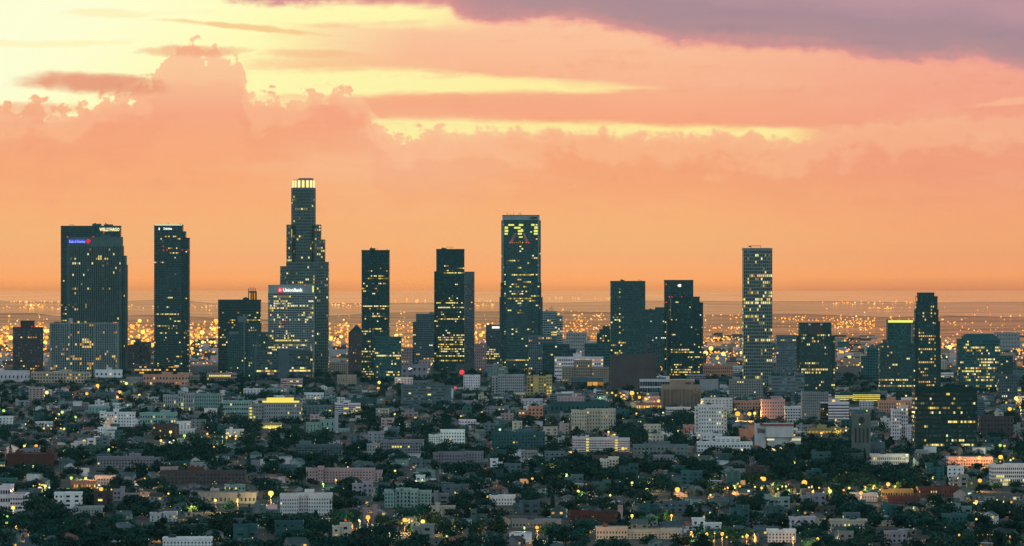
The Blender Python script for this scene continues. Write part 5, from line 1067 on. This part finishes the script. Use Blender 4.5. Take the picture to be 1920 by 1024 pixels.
# dark groves seen in the photograph
def grove(x0, x1, y0, y1, n, hmin=9, hmax=15, kind=None):
    for _ in range(n):
        x, y = R.uniform(x0, x1), R.uniform(y0, y1); X, Y = gxy(x, y); k = kind or R.choices(['broad','pine','cypress'], [7,1.5,.7])[0]
        h = R.uniform(hmin, hmax); w = h*R.uniform(.9,1.35)
        if not blocked(X, Y, w*.35, h*.8) and free_tree(X, Y): tree_at(X, Y, k, w, h)
for a in [(690,990,778,822,95,10,16), (1165,1300,790,850,50,10,17), (1440,1600,840,905,85,10,16), (1040,1200,880,915,40,9,14), (540,860,985,1045,30,9,14), (1000,1320,865,905,60,9,13), (40,75,940,972,10,12,17), (240,420,850,900,55), (230,360,770,835,40),
          (1255,1300,765,800,16,12,18), (1590,1750,880,935,40), (1560,1720,905,1000,40), (560,700,850,880,20), (380,560,790,850,60), (440,560,745,760,16), (820,960,855,905,50), (0,240,980,1040,22), (1690,1920,960,1040,26), (120,480,955,1045,30), (1340,1560,900,1040,36)]:
    grove(*a)
for i in range(4800):
    Y = 3420 + 6500*R.random(); X = R.uniform(-1, 1)*1000*A*Y
    k = R.choices(['broad','pine','cypress','palm'], [8,1,.6,.7])[0]; h = R.uniform(5.5, 12.5) if k != 'palm' else R.uniform(13, 20); w = h*R.uniform(.85, 1.35)
    if k == 'cypress': h = R.uniform(9, 15); w = h
    if k == 'palm': w = h
    if free_tree(X, Y) and not blocked(X, Y, w*.3, h*.75): tree_at(X, Y, k, w, h)
for x, y in ((1526,930),(1533,929),(1161,1000),(140,1010),(147,1008),(121,1003),(1330,935)): X, Y = gxy(x, y); tree_at(X, Y, 'cypress', 13, 14)
for x, y in ((447,975),(448,970),(990,935),(1013,912),(1016,910),(1060,930),(740,962),(753,960),(620,985),(1140,1005),(1240,985),(100,990),(205,985)): X, Y = gxy(x, y); tree_at(X, Y, 'palm', 17, 17)
for i in range(1500):
    Y = 3420 + 6500*R.random(); X = R.choice([-1,1])*R.uniform(1.0, 1.5)*975*A*Y; h = R.uniform(6, 13)
    if free_tree(X, Y): tree_at(X, Y, R.choices(['broad','pine','cypress'], [8,1,.6])[0], h*R.uniform(.85,1.35), h)
trees.sort(); cnt = {k: 0 for k in CR}; LIM = dict(broad=300, pine=150, cypress=110, palm=120); far = []
for Y, X, k, w, h in trees:
    x, yt = scr(X, Y, h)
    if abs(x-960) > 985 or cnt[k] >= LIM[k]: far.append((Y, X, k, w, h)); continue
    if yt > 1030: continue
    cnt[k] += 1; nm, lead, cat = TN[k]
    root = empty(nm, (X, Y, 0), R.random()*6.28); root.scale = (w, w, h)
    obj('crown', R.choice(CR[k]), root); obj('trunk', TR[k], root)
    x, y = scr(X, Y, h*.6); hw = 'small' if h < 8 else ('large' if h > 12.5 else 'middling')
    single_out(root, (hw+' '+lead) if k == 'broad' else lead, cat, x, y, cat+'s of the district')
def merge_far():
    data = {}
    for ks, lst in CR.items():
        for i, me in enumerate(lst):
            n = len(me.vertices); co = np.empty(n*3, np.float32); me.vertices.foreach_get('co', co); data[(ks, i)] = co.reshape(-1, 3)
    per = {0: [], 1: [], 2: []}
    for Y, X, k, w, h in far:
        i = R.randrange(len(CR[k])); co = data[(k, i)]; t = R.random()*6.28; c, s_ = math.cos(t), math.sin(t)
        if Y > 5600: co = co.reshape(-1, 4, 3)[::2].reshape(-1, 3); g = 1.3
        out = np.empty_like(co); out[:,0] = X + (co[:,0]*c-co[:,1]*s_)*w; out[:,1] = Y + (co[:,0]*s_+co[:,1]*c)*w; out[:,2] = co[:,2]*h
        per[i % 3].append(out)
    allv = []; mi = []
    for k in per:
        for o in per[k]: allv.append(o); mi.append(np.full(len(o)//4, k, np.int32))
    if not allv: return
    v = np.concatenate(allv); mi = np.concatenate(mi); nf = len(v)//4
    me = bpy.data.meshes.new('distant_trees'); me.vertices.add(len(v)); me.vertices.foreach_set('co', v.astype(np.float32).ravel())
    me.loops.add(len(v)); me.loops.foreach_set('vertex_index', np.arange(len(v), dtype=np.int32)); me.polygons.add(nf)
    me.polygons.foreach_set('loop_start', np.arange(0, len(v), 4, dtype=np.int32)); me.polygons.foreach_set('loop_total', np.full(nf, 4, np.int32))
    for m in LEAF: me.materials.append(m)
    me.polygons.foreach_set('material_index', mi); me.update(calc_edges=True); me.validate()
    tag(obj('distant_trees', me), 'dark mass of trees filling the district towards downtown', 'trees', None, 'stuff')
merge_far()
print('COUNTS', cnt, 'far', len(far), 'houses', len(spots_h), 'lamps', lamp_count, 'objects', len(bpy.data.objects))

# ------------------------------------------------------------------ the air
def haze():
    m, nt, g, out = new_mat('haze')
    p = nt.nodes.new('ShaderNodeVolumePrincipled'); p.inputs['Color'].default_value = (.36,.78,.72,1); p.inputs['Density'].default_value = HAZE_D
    p.inputs['Anisotropy'].default_value = HAZE_G
    nt.links.new(p.outputs[0], out.inputs['Volume'])
    b = MB(); b.box(-15000, 15000, -1000, 73000, -1, 430); b.f.append((3,2,1,0)); b.mi.append(0)
    tag(b.build('haze', m), 'thin dusk haze over the whole basin', 'haze', None, 'stuff')
haze()
